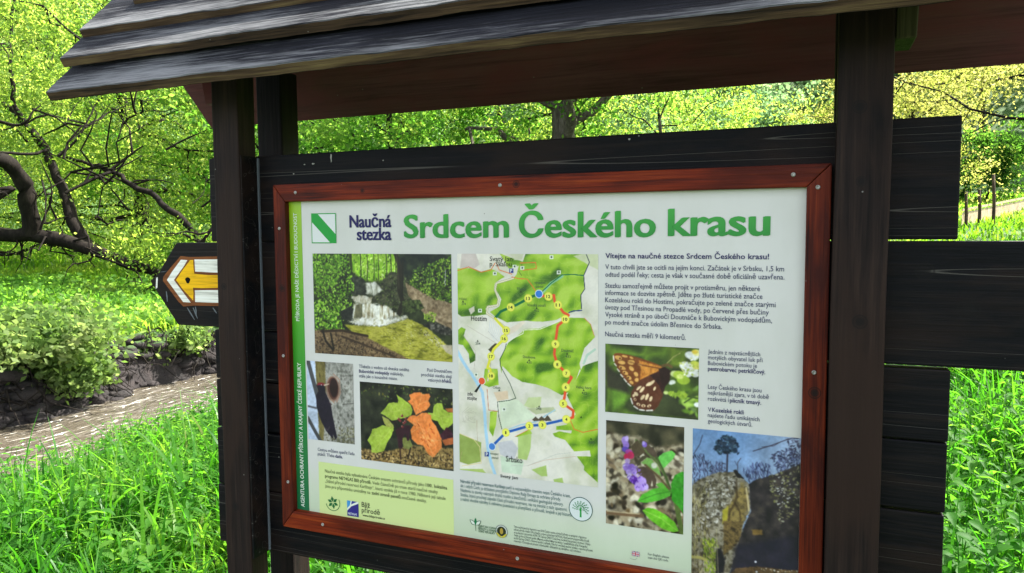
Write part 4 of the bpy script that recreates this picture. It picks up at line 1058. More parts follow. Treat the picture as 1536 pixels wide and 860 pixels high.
forest([(505, 545), (610, 540), (740, 500), (830, 462), (940, 465), (985, 510), (1016, 600), (940, 680), (905, 790), (930, 900)] + Bz([(860, 60), (830, 140), (790, 215), (735, 240), (690, 215), (640, 190), (560, 165), (470, 150), (400, 110), (335, 40)]) + [(345, 860), (330, 760), (395, 640), (490, 570)])
forest(Bz([(880, 40), (1000, 0), (1000, 850), (885, 745), (890, 722), (838, 655), (935, 655), (925, 615), (820, 620), (760, 545), (690, 520), (675, 500), (720, 485), (800, 500), (805, 480), (700, 475), (700, 450), (770, 440), (830, 370), (800, 300), (770, 240), (830, 140)]))
forest([(20, 560), (60, 530), (90, 545), (75, 590), (120, 660), (160, 730), (160, 770), (120, 790), (110, 720), (70, 660), (20, 650)])
forest(Bz([(215, 60), (300, 60), (310, 170), (240, 185), (200, 165)])); forest(Bz([(250, 350), (300, 345), (290, 440), (270, 520), (245, 480)])); forest(Bz([(420, 520), (520, 470), (535, 500), (440, 525)]))
def pale(pts, c=(176, 200, 112)): p.poly(pts, c, .002, .0006, 12, 60)
pale(Bz([(40, 500), (190, 560), (190, 690), (100, 710), (40, 690)]), (150, 168, 84)); pale(Bz([(40, 740), (200, 740), (240, 790), (40, 770)]), (176, 196, 110))
pale(Bz([(440, 520), (530, 500), (525, 600), (500, 680), (440, 670)]), (182, 204, 122)); pale(Bz([(480, 310), (510, 255), (600, 250), (590, 320), (530, 330)]), (196, 206, 150)); pale(Bz([(530, 745), (630, 715), (640, 790), (600, 790)]), (172, 196, 110)); pale(Bz([(680, 810), (740, 800), (750, 835), (690, 850)]), (172, 196, 110))
pale([(405, 0), (505, 0), (495, 45), (440, 50)], (206, 206, 176)); pale([(60, 0), (160, 0), (190, 80), (150, 110), (50, 105)], (206, 192, 184)); pale([(110, 400), (150, 380), (155, 415), (125, 440)], (214, 206, 186))
pale([(860, 20), (950, 0), (1040, 0), (1040, 120), (980, 90)], (206, 210, 170)); pale(Bz([(500, 330), (680, 320), (700, 350), (560, 370)]), (186, 190, 150))
pale([(400, 540), (500, 485), (520, 495), (450, 560), (390, 590)], (232, 216, 196)); pale(Bz([(275, 220), (370, 210), (375, 265), (300, 280)]), (226, 200, 170))
pale(Bz([(300, 560), (400, 545), (440, 600), (410, 690), (320, 640)]), (204, 202, 206)); pale(Bz([(320, 650), (480, 690), (460, 780), (330, 760)]), (206, 220, 196)); pale(Bz([(310, 280), (440, 270), (560, 390), (330, 470)]), (214, 222, 196))
for pl in ([(60, 580), (160, 700), (150, 830)], [(100, 520), (300, 640)], [(250, 560), (330, 640)]): p.line(pl, .0008, (170, 150, 130), .0006, .7)
for k in range(5): p.line(Bz([(100 + 14 * k, 320 + 10 * k), (60 + 12 * k, 360), (60 + 10 * k, 420 - 6 * k), (150, 425 - 10 * k)]), .0006, (150, 140, 120), .0006, .6)
for k in range(7): p.line([(265 + 12 * k, 480 + 8 * k), (255 + 14 * k, 560), (300 + 10 * k, 630)], .0010, (196, 202, 214), .0008, .8)
for pl in ([(160, 410), (165, 560)], [(60, 620), (40, 700)]): p.line(Bz(pl), .0008, (180, 150, 120), .0006)
# streams, river
RV = (170, 208, 232)
p.line(A([(20, 680), (60, 760), (110, 840)]) + Bz([(120, 90), (165, 160), (198, 220), (212, 330), (220, 470), (235, 600), (255, 690), (290, 795)]), .0075, RV, .001)
p.line([(1015, 690), (960, 730), (935, 790)], .005, (186, 210, 190), .001); p.line([(640, 280), (700, 215), (780, 165)], .006, (140, 196, 150), .001)
p.line(Bz([(380, 470), (460, 440), (560, 420), (690, 340)]), .003, (170, 200, 214), .001)
# roads and paths
def road(pts, c, w, edge=None):
    if edge: p.line(pts, w + .0014, edge, .0006)
    p.line(pts, w, c, .0006)
road([(430, 180), (310, 215), (300, 260), (325, 330), (318, 372), (245, 385), (240, 430), (300, 470), (400, 555), (365, 620), (290, 690), (262, 760)] + Bz([(245, 60), (235, 140)]), (232, 224, 190), .0032, (150, 140, 110))
road([(380, 640), (450, 600), (500, 575), (505, 550), (620, 545), (720, 505), (800, 460)], (236, 234, 214), .0016)
road(A([(380, 650), (370, 690), (335, 760)]) + Bz([(320, 40), (385, 160), (425, 260), (380, 275), (300, 285), (310, 390), (330, 470)]), (34, 70, 46), .0016)
road(Bz([(60, 720), (190, 700), (180, 590), (140, 540), (45, 500)]), (226, 206, 150), .0016); road(Bz([(230, 200), (240, 340), (300, 350)]), (196, 120, 90), .0016)
for pl in ([(20, 128), (110, 98), (200, 136), (270, 120), (300, 70)], [(310, 75), (330, 120), (420, 150)], [(420, 170), (470, 182), (530, 186), (560, 225), (590, 270)], [(480, 70), (590, 66), (596, 110), (500, 122)]): road(pl, (226, 112, 44), .0018)
road([(940, 465), (985, 510), (1010, 590)], (226, 130, 70), .0012); road(Bz([(795, 410), (820, 470), (880, 492), (985, 470)]), (226, 112, 44), .0018); road(Bz([(420, 520), (530, 465)]), (226, 130, 70), .0012)
for pl in ([(490, 80), (500, 115)], [(470, 130), (490, 160)]): road(pl, (50, 60, 30), .0010)
road([(950, 0), (976, 65), (935, 160), (943, 255), (914, 300), (920, 400)], (32, 44, 74), .0018); road([(830, 425), (860, 414), (920, 410)], (36, 54, 120), .0026)
road([(930, 160), (860, 152), (780, 155), (700, 215), (620, 290)], (14, 112, 70), .0024)
road(Bz([(500, 720), (620, 680), (830, 655)]), (206, 176, 150), .0010); road(Bz([(390, 715), (500, 720), (700, 640), (800, 630)]), (190, 190, 180), .0008)
for k in range(3): p.poly(Bz([(535 + 40 * k, 405), (560 + 40 * k, 385 - 6 * k), (590 + 40 * k, 412), (550 + 40 * k, 416)]), (86, 74, 60), .0012, .001, 10)
p.poly([(250, 690), (300, 645), (330, 650), (280, 720)], (74, 68, 50), .0014, .001, 8)
p.line([(300, 465), (340, 418), (412, 386), (450, 372), (500, 345), (537, 322), (614, 292)], .0056, (0, 106, 62), .0008)
p.line([(300, 468), (378, 553), (364, 612), (290, 688), (270, 738), (245, 820)] + Bz([(250, 60), (257, 105)]), .0060, (228, 222, 60), .0008)
RD = (232, 84, 46)
p.line([(640, 306), (682, 308), (722, 302), (726, 345), (750, 370), (790, 425), (826, 444), (803, 475), (748, 520), (738, 600), (730, 650), (724, 725), (745, 795)] + Bz([(706, 30), (768, 90), (803, 120), (764, 185), (756, 250), (746, 297), (815, 345), (812, 390), (770, 404)]), .0060, RD, .0008)
p.line(Bz([(768, 403), (605, 440), (517, 447), (357, 493), (265, 585)]), .0058, (30, 92, 178), .0008)
stops_ = {12: (682, 310), 13: (537, 324), 14: (412, 387), 15: (379, 553), 16: (364, 612), 17: (271, 740), 11: (750, 371), 10: (803, 473), 9: (732, 651), 8: (746, 797)}
low = {7: (768, 91), 6: (764, 185), 5: (746, 297), 4: (768, 403), 3: (605, 441), 2: (517, 448), 1: (357, 493), 18: (257, 108)}
for k, q in low.items(): stops_[k] = Bz([q])[0]
for k, q in stops_.items():
    p.disc(q[0], q[1], .0094, (222, 214, 70), .0094); p.disc(q[0], q[1], .0080, (240, 238, 96), .0080)
for q, c_ in (((614, 292), (46, 120, 204)), (Bz([(263, 588)])[0], (70, 130, 210)), (Bz([(194, 143)])[0], (236, 90, 50))):
    p.disc(q[0], q[1], .0092, (226, 232, 236)); p.disc(q[0], q[1], .0078, c_)
p.poly(Bz([(182, 162), (190, 168), (158, 222), (142, 215)]), (28, 28, 26))
for q in ((704, 28), (757, 136), (440, 95), (298, 145), (192, 410), (495, 105), Bz([(155, 100)])[0], Bz([(345, 335)])[0]):
    a_ = [(q[0] - 14, q[1] - 12), (q[0] + 14, q[1] - 12), (q[0] + 14, q[1] + 14), (q[0] - 14, q[1] + 14)]
    p.poly(a_, (226, 230, 216)); p.disc(q[0], q[1], .0022, (60, 84, 50))
for q in ((416, 125), Bz([(228, 640)])[0]):
    p.poly([(q[0] - 15, q[1] - 16), (q[0] + 15, q[1] - 16), (q[0] + 15, q[1] + 16), (q[0] - 15, q[1] + 16)], (30, 50, 130))
for q in ((484, 275), (598, 392), (816, 720), (544, 765), (70, 345), (175, 628), Bz([(583, 316)])[0], Bz([(885, 205)])[0], Bz([(312, 206)])[0], Bz([(935, 535)])[0], Bz([(868, 388)])[0]):
    p.poly([(q[0], q[1] - 8), (q[0] + 7, q[1] + 6), (q[0] - 7, q[1] + 6)], (24, 34, 22))
p.done(blur=0, grain=.03)
def mpos(q): return px(680 + q[0] / 4.778, 380 + q[1] / 4.778)
L_ = []
for k, q in stops_.items():
    a_ = mpos(q); t_ = str(k)
    w_ = .0048 * len(t_) if t_ != '1' else .003
    L_.append((t_, a_[0] - w_ / 2, a_[1] + .0034, w_, .0098, 'L', .012))
text('map_number', L_, (54, 60, 40))
def ml(t, q, w, size, bd=.004, al='L'):
    a_ = mpos(q); return (t, a_[0], a_[1], w, size, al, bd)
text('map_place_name', [ml('Svatý Jan', (262, 56), .0545, .0150, .006), ml('p. Skalou', (262, 93), .0525, .0150, .006), ml('Hostim', (128, 482), .0390, .0165, .010), ml('Srbsko', Bz([(358, 688)])[0], .0400, .0190, .010), ml('zde', Bz([(96, 240)])[0], .0140, .0125, .008), ml('stojíte', Bz([(96, 268)])[0], .0240, .0125, .008), ml('Svatý Jan', Bz([(320, 795)])[0], .043, .0095, .010)], (30, 34, 32))
text('map_place_name', [ml('Třesina', (455, 265), .0225, .0085), ml('Vysoká stráň', (530, 380), .0430, .0090), ml('Doutnáč', (775, 705), .0280, .0095), ml('433', (804, 748), .0120, .0085), ml('Doubrava', (500, 750), .0290, .0085), ml('435', (526, 790), .0120, .0080), ml('432', (580, 418), .0120, .0085), ml('374', (60, 372), .0110, .0085), ml('Velká hora', Bz([(832, 192)])[0], .0350, .0092), ml('422', Bz([(872, 232)])[0], .0120, .0085), ml('Chlum', Bz([(270, 194)])[0], .0180, .0085), ml('348', Bz([(564, 338)])[0], .0120, .0085), ml('360', Bz([(918, 565)])[0], .0130, .0090), ml('výstupní', (582, 218), .0260, .0080), ml('panel', (592, 246), .0170, .0080), ml('vstupní', Bz([(250, 640)])[0], .0210, .0080), ml('panel', Bz([(262, 668)])[0], .0160, .0080), ml('204', (160, 655), .0120, .0085), ml('V Dolci', (42, 335), .0200, .0080)], (70, 92, 70))
text('map_place_name', [ml('P', (408, 138), .0052, .0110, .012), ml('P', Bz([(222, 650)])[0], .0052, .0110, .012)], (232, 236, 244))


# ------------------------------------------------------------------ ground and stream
def grid_ground():
    def axis(lo, hi, near_lo, near_hi, fine):
        a = list(np.arange(near_lo, near_hi, fine))
        s = fine; x = near_hi; R_ = []
        while x < hi: R_.append(x); s *= 1.10; x += s
        R_.append(hi)
        s = fine; x = near_lo; L2 = []
        while x > lo: s *= 1.10; x -= s; L2.append(max(x, lo))
        return np.array(L2[::-1] + a + R_)
    xs_ = axis(-220, 220, -9.2, 2.0, .09); ys_ = axis(-120, 240, -1.0, 12.0, .12)
    X, Y = np.meshgrid(xs_, ys_)
    Z = height(X, Y)
    V = np.stack([X, Y, Z], -1).reshape(-1, 3)
    i = np.arange(X.size).reshape(X.shape)
    F = np.stack([i[:-1, :-1], i[:-1, 1:], i[1:, 1:], i[1:, :-1]], -1).reshape(-1, 4)
    return mesh_np('ground', V, F)
m = bpy.data.materials.new('earth_and_turf')
n, l = nodes_of(m)
b_ = n['Principled BSDF']
tc = n.new('ShaderNodeTexCoord'); sx = n.new('ShaderNodeSeparateXYZ'); l.new(tc.outputs['Object'], sx.inputs[0])
n1 = n.new('ShaderNodeTexNoise'); n1.inputs['Scale'].default_value = 4.5; n1.inputs['Detail'].default_value = 9; n1.inputs['Roughness'].default_value = .75
n2 = n.new('ShaderNodeTexNoise'); n2.inputs['Scale'].default_value = .35; n2.inputs['Detail'].default_value = 6
l.new(tc.outputs['Object'], n1.inputs['Vector']); l.new(tc.outputs['Object'], n2.inputs['Vector'])
soil = ramp(n, [(.3, (.004, .003, .003)), (.55, (.012, .008, .008)), (.72, (.040, .030, .029))])
turf = ramp(n, [(.3, (.016, .045, .008)), (.5, (.035, .09, .012)), (.7, (.06, .13, .02))])
l.new(n1.outputs[0], soil.inputs[0]); l.new(n2.outputs[0], turf.inputs[0])
gn = n.new('ShaderNodeNewGeometry'); sn = n.new('ShaderNodeSeparateXYZ'); l.new(gn.outputs['True Normal'], sn.inputs[0])
mz = n.new('ShaderNodeMapRange'); mz.inputs[1].default_value = -.15; mz.inputs[2].default_value = .10
l.new(sx.outputs['Z'], mz.inputs[0])
ms = n.new('ShaderNodeMapRange'); ms.inputs[1].default_value = .70; ms.inputs[2].default_value = .86
l.new(sn.outputs['Z'], ms.inputs[0])
mu = n.new('ShaderNodeMath'); mu.operation = 'MULTIPLY'; l.new(mz.outputs[0], mu.inputs[0]); l.new(ms.outputs[0], mu.inputs[1])
mx = n.new('ShaderNodeMix'); mx.data_type = 'RGBA'
l.new(mu.outputs[0], mx.inputs[0]); l.new(soil.outputs[0], mx.inputs[6]); l.new(turf.outputs[0], mx.inputs[7])
l.new(mx.outputs[2], b_.inputs['Base Color']); b_.inputs['Roughness'].default_value = .9
bp = n.new('ShaderNodeBump'); bp.inputs['Strength'].default_value = .9; bp.inputs['Distance'].default_value = .08
l.new(n1.outputs[0], bp.inputs['Height']); l.new(bp.outputs[0], b_.inputs['Normal'])
go = link('ground', grid_ground(), None, m); tag(go, kind='structure')
go.data.polygons.foreach_set('use_smooth', np.ones(len(go.data.polygons), bool))

# stream
ys_ = np.arange(-30, 60, .12); us_ = np.linspace(0, 1, 46)
Yw, U = np.meshgrid(ys_, us_, indexing='ij')
Xw = (bank_l(Yw) - 1.0) * (1 - U) + (bank_r(Yw) + .9) * U
Zw = WATER_Z + .020 * (fbm(Xw * 2.2, Yw * 1.2, 31, 4) - .5) + .010 * np.sin(Yw * 5 + 3 * fbm(Xw * 1.4, Yw * 1.4, 33) + Xw * 1.5)
i = np.arange(Yw.size).reshape(Yw.shape)
me = mesh_np('stream', np.stack([Xw, Yw, Zw], -1).reshape(-1, 3), np.stack([i[:-1, :-1], i[:-1, 1:], i[1:, 1:], i[1:, :-1]], -1).reshape(-1, 4))
me.polygons.foreach_set('use_smooth', np.ones(len(me.polygons), bool))
m = bpy.data.materials.new('muddy_running_water')
n, l = nodes_of(m)
n.remove(n['Principled BSDF'])
tc = n.new('ShaderNodeTexCoord')
def wn(sc, scale, det, rough, dist):
    mp = n.new('ShaderNodeMapping'); mp.inputs['Scale'].default_value = sc; l.new(tc.outputs['Object'], mp.inputs[0])
    t = n.new('ShaderNodeTexNoise'); t.inputs['Scale'].default_value = scale; t.inputs['Detail'].default_value = det
    t.inputs['Roughness'].default_value = rough; t.inputs['Distortion'].default_value = dist
    l.new(mp.outputs[0], t.inputs['Vector']); return t
w1 = wn((1.9, .6, 1), 2.2, 2, .5, .8); w2 = wn((2.0, .7, 1), 8, 2, .5, .5)
ad = n.new('ShaderNodeMath'); ad.operation = 'MULTIPLY_ADD'; ad.inputs[1].default_value = .35
l.new(w2.outputs[0], ad.inputs[0]); l.new(w1.outputs[0], ad.inputs[2])
bp = n.new('ShaderNodeBump'); bp.inputs['Strength'].default_value = 1.0; bp.inputs['Distance'].default_value = .17
l.new(ad.outputs[0], bp.inputs['Height'])
mud = wn((1, .5, 1), .8, 3, .5, 0)
mr_ = ramp(n, [(.35, (.038, .032, .023)), (.65, (.075, .064, .047))]); l.new(mud.outputs[0], mr_.inputs[0])
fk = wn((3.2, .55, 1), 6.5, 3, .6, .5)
fr2 = ramp(n, [(.60, (0, 0, 0)), (.72, (.8, .8, .8))]); l.new(fk.outputs[0], fr2.inputs[0])  # foam-like pale flecks, glints painted into the diffuse colour
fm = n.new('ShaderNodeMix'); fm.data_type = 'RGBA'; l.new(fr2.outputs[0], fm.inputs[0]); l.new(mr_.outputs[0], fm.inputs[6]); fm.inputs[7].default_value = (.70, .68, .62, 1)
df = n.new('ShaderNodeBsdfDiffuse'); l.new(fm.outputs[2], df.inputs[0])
gl = n.new('ShaderNodeBsdfGlossy'); gl.inputs['Roughness'].default_value = .05; gl.inputs['Color'].default_value = (1, 1, 1, 1)
l.new(bp.outputs[0], gl.inputs['Normal'])
fr_ = n.new('ShaderNodeFresnel'); fr_.inputs['IOR'].default_value = 1.55; l.new(bp.outputs[0], fr_.inputs['Normal'])
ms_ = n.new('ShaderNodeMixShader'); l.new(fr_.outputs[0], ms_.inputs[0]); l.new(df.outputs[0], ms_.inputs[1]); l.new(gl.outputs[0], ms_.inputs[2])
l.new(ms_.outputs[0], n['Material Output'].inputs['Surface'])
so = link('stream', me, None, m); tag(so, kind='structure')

# ------------------------------------------------------------------ foliage builders
def unit(v): return v / (np.linalg.norm(v, axis=-1, keepdims=True) + 1e-9)

def leaf_cards(C, size, rng, asp=.5, droop=0.0, flat=0.0, jit=.45):
    """one small pointed leaf (a folded rhombus) at each centre"""
    k = len(C)
    d = rng.normal(size=(k, 3)); d[:, 2] = d[:, 2] * (1 - flat) - droop
    d = unit(d)
    r = rng.normal(size=(k, 3)); r[:, 2] *= (1 - flat)
    if flat: r[:, 2] *= .5
    w = unit(np.cross(d, r))
    if flat:
        w[:, 2] *= (1 - flat); w = unit(w)
    s = (size * (1 + jit * rng.uniform(-1, 1, k)))[:, None]
    nrm = np.cross(d, w)
    a = C - d * s * .5
    b = C + w * s * asp * .5 + nrm * s * .06
    c = C + d * s * .5
    e = C - w * s * asp * .5 + nrm * s * .06
    V = np.stack([a, b, c, e], 1).reshape(-1, 3)
    F = np.arange(k * 4).reshape(k, 4)
    return V, F

def tubes(lines, sides=6):
    """lines: list of (points (m,3), radii (m))"""
    Vs, Fs, o = [], [], 0
    for P_, R_ in lines:
        P_ = np.asarray(P_, float); R_ = np.asarray(R_, float); m_ = len(P_)
        t = unit(np.gradient(P_, axis=0))
        ref = np.where(np.abs(t[:, 2:3]) > .9, [[1., 0, 0]], [[0, 0, 1.]])
        u = unit(np.cross(t, ref)); v = np.cross(t, u)
        a = np.linspace(0, 2 * np.pi, sides + 1)[:-1]
        ring = P_[:, None] + R_[:, None, None] * (np.cos(a)[None, :, None] * u[:, None] + np.sin(a)[None, :, None] * v[:, None])
        Vs.append(ring.reshape(-1, 3))
        i = np.arange(m_ * sides).reshape(m_, sides) + o
        j = np.roll(i, -1, 1)
        Fs.append(np.stack([i[:-1], j[:-1], j[1:], i[1:]], -1).reshape(-1, 4))
        o += m_ * sides
    return np.concatenate(Vs), np.concatenate(Fs)

def wander(p, q, k, amp, rng, sag=0.0):
    """an irregular limb from p to q"""
    p = np.asarray(p, float); q = np.asarray(q, float)
    t = np.linspace(0, 1, k)[:, None]
    L = np.linalg.norm(q - p)
    off = np.cumsum(rng.normal(size=(k, 3)), 0); off -= off[0] + (off[-1] - off[0]) * t
    off *= amp * L / (np.abs(off).max() + 1e-6)
    P_ = p + (q - p) * t + off
    P_[:, 2] += sag * L * np.sin(np.pi * t[:, 0])
    return P_

bark = wood('dark_bark', 'Z', (.006, .0045, .0035, 1), (.016, .012, .009, 1), (.045, .036, .027, 1), .85, .3, bump=1.0, specks=False)
bark_grey = wood('grey_ridged_bark', 'Z', (.03, .024, .02, 1), (.08, .066, .055, 1), (.16, .14, .12, 1), .85, .25, bump=1.0, specks=False)

LEAF = {
    'willow': leaf_mat('pale_willow_leaves', [(0.1, (.035, .085, .014)), (.5, (.085, .16, .028)), (.9, (.15, .22, .06))], [(0.1, (.12, .27, .022)), (.5, (.36, .53, .055)), (.9, (.60, .70, .16))], .62, .004, .55, .8),
    'green': leaf_mat('fresh_green_leaves', [(0.1, (.022, .07, .012)), (.5, (.05, .12, .018)), (.9, (.10, .17, .035))], [(0.1, (.06, .24, .018)), (.5, (.18, .44, .035)), (.9, (.42, .62, .10))], .6, .004, .55, .7),
    'deep': leaf_mat('deep_green_leaves', [(0, (.02, .06, .014)), (.6, (.035, .085, .018)), (1, (.07, .12, .02))], [(0, (.06, .19, .015)), (.6, (.11, .28, .025)), (1, (.22, .38, .04))], .55, .004, .55),
    'yellow': leaf_mat('yellow_spring_leaves', [(0.1, (.08, .11, .022)), (.5, (.14, .15, .035)), (.9, (.21, .20, .08))], [(0.1, (.24, .34, .04)), (.5, (.44, .45, .09)), (.9, (.62, .58, .20))], .58, .004, .55, .8),
    'far': leaf_mat('far_wood_leaves', [(0.1, (.045, .095, .04)), (.5, (.085, .14, .06)), (.9, (.13, .18, .09))], [(0.1, (.12, .27, .10)), (.5, (.24, .42, .16)), (.9, (.42, .56, .24))], .55, .004, .55, .14),  # distance haze put into the leaf colour as a paler, bluer green
    'shrub': leaf_mat('pale_shrub_leaves', [(0, (.05, .10, .025)), (.5, (.085, .14, .04)), (1, (.15, .19, .08))], [(0, (.14, .28, .04)), (.5, (.24, .38, .07)), (1, (.40, .48, .16))], .5, .004, .55, 2.0),
    'herb': leaf_mat('meadow_herb_leaves', [(0, (.04, .12, .018)), (.5, (.07, .16, .028)), (1, (.13, .21, .06))], [(0, (.12, .36, .03)), (.5, (.24, .50, .05)), (1, (.44, .62, .12))], .52, .004, .55, 1.0),
    'grass': leaf_mat('grass_blades', [(0.1, (.014, .070, .008)), (.5, (.030, .11, .010)), (.9, (.065, .15, .018)), (1, (.16, .16, .06))], [(0.1, (.035, .22, .008)), (.5, (.10, .40, .014)), (.9, (.28, .56, .04))], .47, .010, .40, 1.6),
    'meadow': leaf_mat('meadow_blades', [(0.1, (.035, .10, .010)), (.5, (.065, .15, .016)), (.9, (.12, .20, .03))], [(0.1, (.12, .36, .012)), (.5, (.26, .52, .025)), (.9, (.46, .62, .07))], .54, .004, .55, .5),
    'weed': leaf_mat('nettle_leaves', [(0, (.018, .075, .010)), (.5, (.033, .11, .013)), (1, (.07, .15, .02))], [(0, (.05, .26, .012)), (.5, (.13, .42, .020)), (1, (.28, .52, .04))], .5, .006, .5, 1.2),
}

def make_tree(name, label, base, hgt, spread, leaf, seed, k_leaf=16000, size=.16, trunk_r=.16, lean=(0, 0), bark_m=None, low=.25, droop=0.0, asp=.5, clump=.30, limbs=14, group=None, cat='tree', fork=None):
    rng = np.random.default_rng(seed)
    root = empty(name, base, label, cat, group)
    top = np.array([lean[0], lean[1], hgt * .82])
    tr = wander((0, 0, -.3), top, 9, .035, rng)
    lines = [(tr, np.linspace(trunk_r, trunk_r * .22, 9))]
    ends = []
    for i in range(limbs):
        f = low + (1 - low) * (i + .5 * rng.random()) / limbs
        s = tr[min(int(f * 8), 7)] * (1 - (f * 8) % 1) + tr[min(int(f * 8) + 1, 8)] * ((f * 8) % 1)
        a = i * 2.4 + rng.normal(0, .4)
        rr_ = spread * (1.05 - .45 * abs(f - .5)) * rng.uniform(.75, 1.1)
        q = s + np.array([math.cos(a) * rr_, math.sin(a) * rr_, hgt * rng.uniform(.05, .24) - droop * rr_ * .6])
        q[2] = max(q[2], hgt * low * .6)
        lm_ = wander(s, q, 7, .10, rng, .05)
        r0 = trunk_r * (.40 - .22 * f)
        lines.append((lm_, np.linspace(r0, r0 * .2, 7)))
        ends.append((q, 1.0)); ends.append((lm_[4], .8))
        for j in range(4):
            s2 = lm_[2 + j]
            q2 = s2 + rng.normal(size=3) * np.array([.34, .34, .22]) * spread
            q2[2] = max(q2[2] - droop * .5, hgt * low * .5)
            tw = wander(s2, q2, 5, .12, rng, .04)
            lines.append((tw, np.linspace(r0 * .34, r0 * .08, 5)))
            ends.append((q2, .8))
    V, F = tubes(lines, 6)
    me = mesh_np('trunk', V, F); me.polygons.foreach_set('use_smooth', np.ones(len(F), bool))
    link('trunk', me, root, bark_m or bark)
    # crown: leaf clumps round the twig ends and along the outer volume
    cen = np.array([e[0] for e in ends]); wt_ = np.array([e[1] for e in ends])
    extra = rng.normal(size=(int(len(ends) * .7), 3)); extra = unit(extra) * rng.uniform(.55, 1.0, (len(extra), 1))
    extra = extra * np.array([spread, spread, hgt * (1 - low) * .5]) + np.array([lean[0] * .5, lean[1] * .5, hgt * (1 + low) * .5])
    cen = np.concatenate([cen, extra])
    k = len(cen); per = rng.dirichlet(np.full(k, 3.0)) * k_leaf
    P_ = []
    for c_, m_ in zip(cen, per):
        m_ = int(m_)
        sg = clump * spread * rng.uniform(.22, .46)
        q = rng.normal(size=(m_, 3)) * np.array([sg, sg, sg * .50])
        if droop:
            q[:, 2] -= np.abs(rng.normal(size=m_)) * droop * sg * 2.0
        P_.append(c_ + q)
    C = np.concatenate(P_)
    C = C[C[:, 2] > hgt * low * .3]
    V, F = leaf_cards(C, size, rng, asp, droop * .8)
    link('crown', mesh_np('crown', V, F), root, LEAF[leaf])
    return root

CAMP = np.array([1.2142, -1.4892, 1.601])
def at(u, v, d):
    """the point seen at (u, v) of the photo at the horizontal distance d: used for measuring where things stand"""
    r = Matrix.Rotation(YAW, 3, 'Z') @ Matrix.Rotation(PITCH, 3, 'X') @ Matrix.Rotation(ROLL, 3, 'Y') @ Vector(((u - 768) / 1100, 1, -(v - 430) / 1100))
    h_ = math.hypot(r.x, r.y)
    return CAMP + np.array(r) * d / h_
def stand(u, d):
    q = at(u, 360, d)
    return (float(q[0]), float(q[1]), float(height(q[0], q[1])))

# ------------------------------------------------------------------ the old willow with a fallen limb over the meadow (left)
rng = np.random.default_rng(5)
D0 = 17.5
wb = at(-40, 372, D0 + .5); wb[2] = float(height(wb[0], wb[1]))
willow = empty('willow_tree', tuple(wb), 'sprawling old willow with one limb fallen onto the meadow and black twisting branches', 'tree')
def limb(pts, r0, r1, d0=D0, d1=D0, extra=3):
    k = len(pts)
    P_ = np.array([at(u, v, d0 + (d1 - d0) * i / (k - 1)) for i, (u, v) in enumerate(pts)]) - wb
    t = np.linspace(0, k - 1, (k - 1) * extra + 1)
    # smooth the polyline
    Q = np.stack([np.interp(t, np.arange(k), P_[:, c]) for c in range(3)], -1)
    for _ in range(2):
        Q[1:-1] = .25 * Q[:-2] + .5 * Q[1:-1] + .25 * Q[2:]
    L = np.linalg.norm(P_[-1] - P_[0])
    Q[1:-1] += rng.normal(size=(len(Q) - 2, 3)) * L * .006
    return Q, np.linspace(r0, r1, len(Q)) * .66 * (1 + .07 * rng.normal(size=len(Q)))
wl = [limb([(-60, 362), (0, 352), (60, 350), (125, 368), (185, 392), (245, 414), (300, 428)], .24, .13, D0 + .3, D0 - 1.5),
      limb([(132, 374), (112, 335), (103, 300), (88, 268), (70, 226), (40, 186), (10, 160), (-30, 120)], .20, .08, D0, D0 + 2.5),
      limb([(38, 186), (17, 150), (20, 100), (15, 50), (22, -20), (30, -80)], .075, .03, D0 + 1.2, D0 + 2),
      limb([(48, 352), (42, 305), (32, 262), (10, 240), (-30, 236)], .27, .2, D0 - .2, D0 - 1),
      limb([(-40, 330), (-10, 296), (30, 280), (-5, 285)], .13, .06, D0 - .8, D0 - .8),
      limb([(100, 236), (140, 246), (168, 258), (200, 274), (232, 298), (268, 322), (302, 366), (330, 420)], .05, .13, D0 + 1, D0 - 1.5),
      limb([(165, 256), (190, 236), (215, 219)], .05, .02, D0, D0), limb([(88, 234), (110, 215), (128, 190), (140, 160), (150, 150)], .05, .016, D0 + .5, D0 + 1.2),
      limb([(128, 192), (160, 170), (190, 158), (240, 150)], .03, .01, D0 + .5, D0 + 2), limb([(98, 290), (140, 268), (168, 258)], .05, .05, D0, D0 + .3),
      limb([(0, 182), (28, 190), (44, 180)], .04, .02, D0 - 1, D0 - 1), limb([(200, 272), (235, 268), (260, 276)], .03, .012, D0, D0),
      limb([(300, 364), (275, 350), (250, 352), (215, 346)], .05, .015, D0 - 1.5, D0 - 1), limb([(302, 366), (318, 340), (340, 330)], .06, .03, D0 - 1.5, D0 - 1.5),
      limb([(70, 226), (48, 232), (0, 230), (-40, 222)], .05, .03, D0, D0 - .5), limb([(60, 346), (75, 310), (78, 275), (60, 240)], .035, .012, D0 - .4, D0 - .6),
      limb([(185, 148), (205, 147), (225, 156)], .02, .01, D0 + 1, D0 + 1)]
for k in range(12):          # secondary dark branches through the leaves
    u0 = rng.uniform(20, 310); v0 = rng.uniform(170, 350); d0 = D0 + rng.uniform(-.6, 2.2)
    a_ = rng.uniform(-2.9, -.25); L_ = rng.uniform(45, 120)
    wl.append(limb([(u0, v0), (u0 + L_ * .5 * math.cos(a_) + rng.normal(0, 6), v0 + L_ * .5 * math.sin(a_) + rng.normal(0, 6)), (u0 + L_ * math.cos(a_), v0 + L_ * .8 * math.sin(a_))], rng.uniform(.022, .05), .008, d0, d0 + rng.normal(0, .6)))
for k in range(44):          # twigs
    src = wl[int(rng.integers(0, len(wl)))][0]
    s = src[int(rng.integers(1, len(src)))]
    q = s + rng.normal(size=3) * np.array([.9, .9, .8]) + np.array([0, 0, .25])
    wl.append((wander(s, q, 6, .16, rng, .06), np.linspace(.026, .007, 6)))
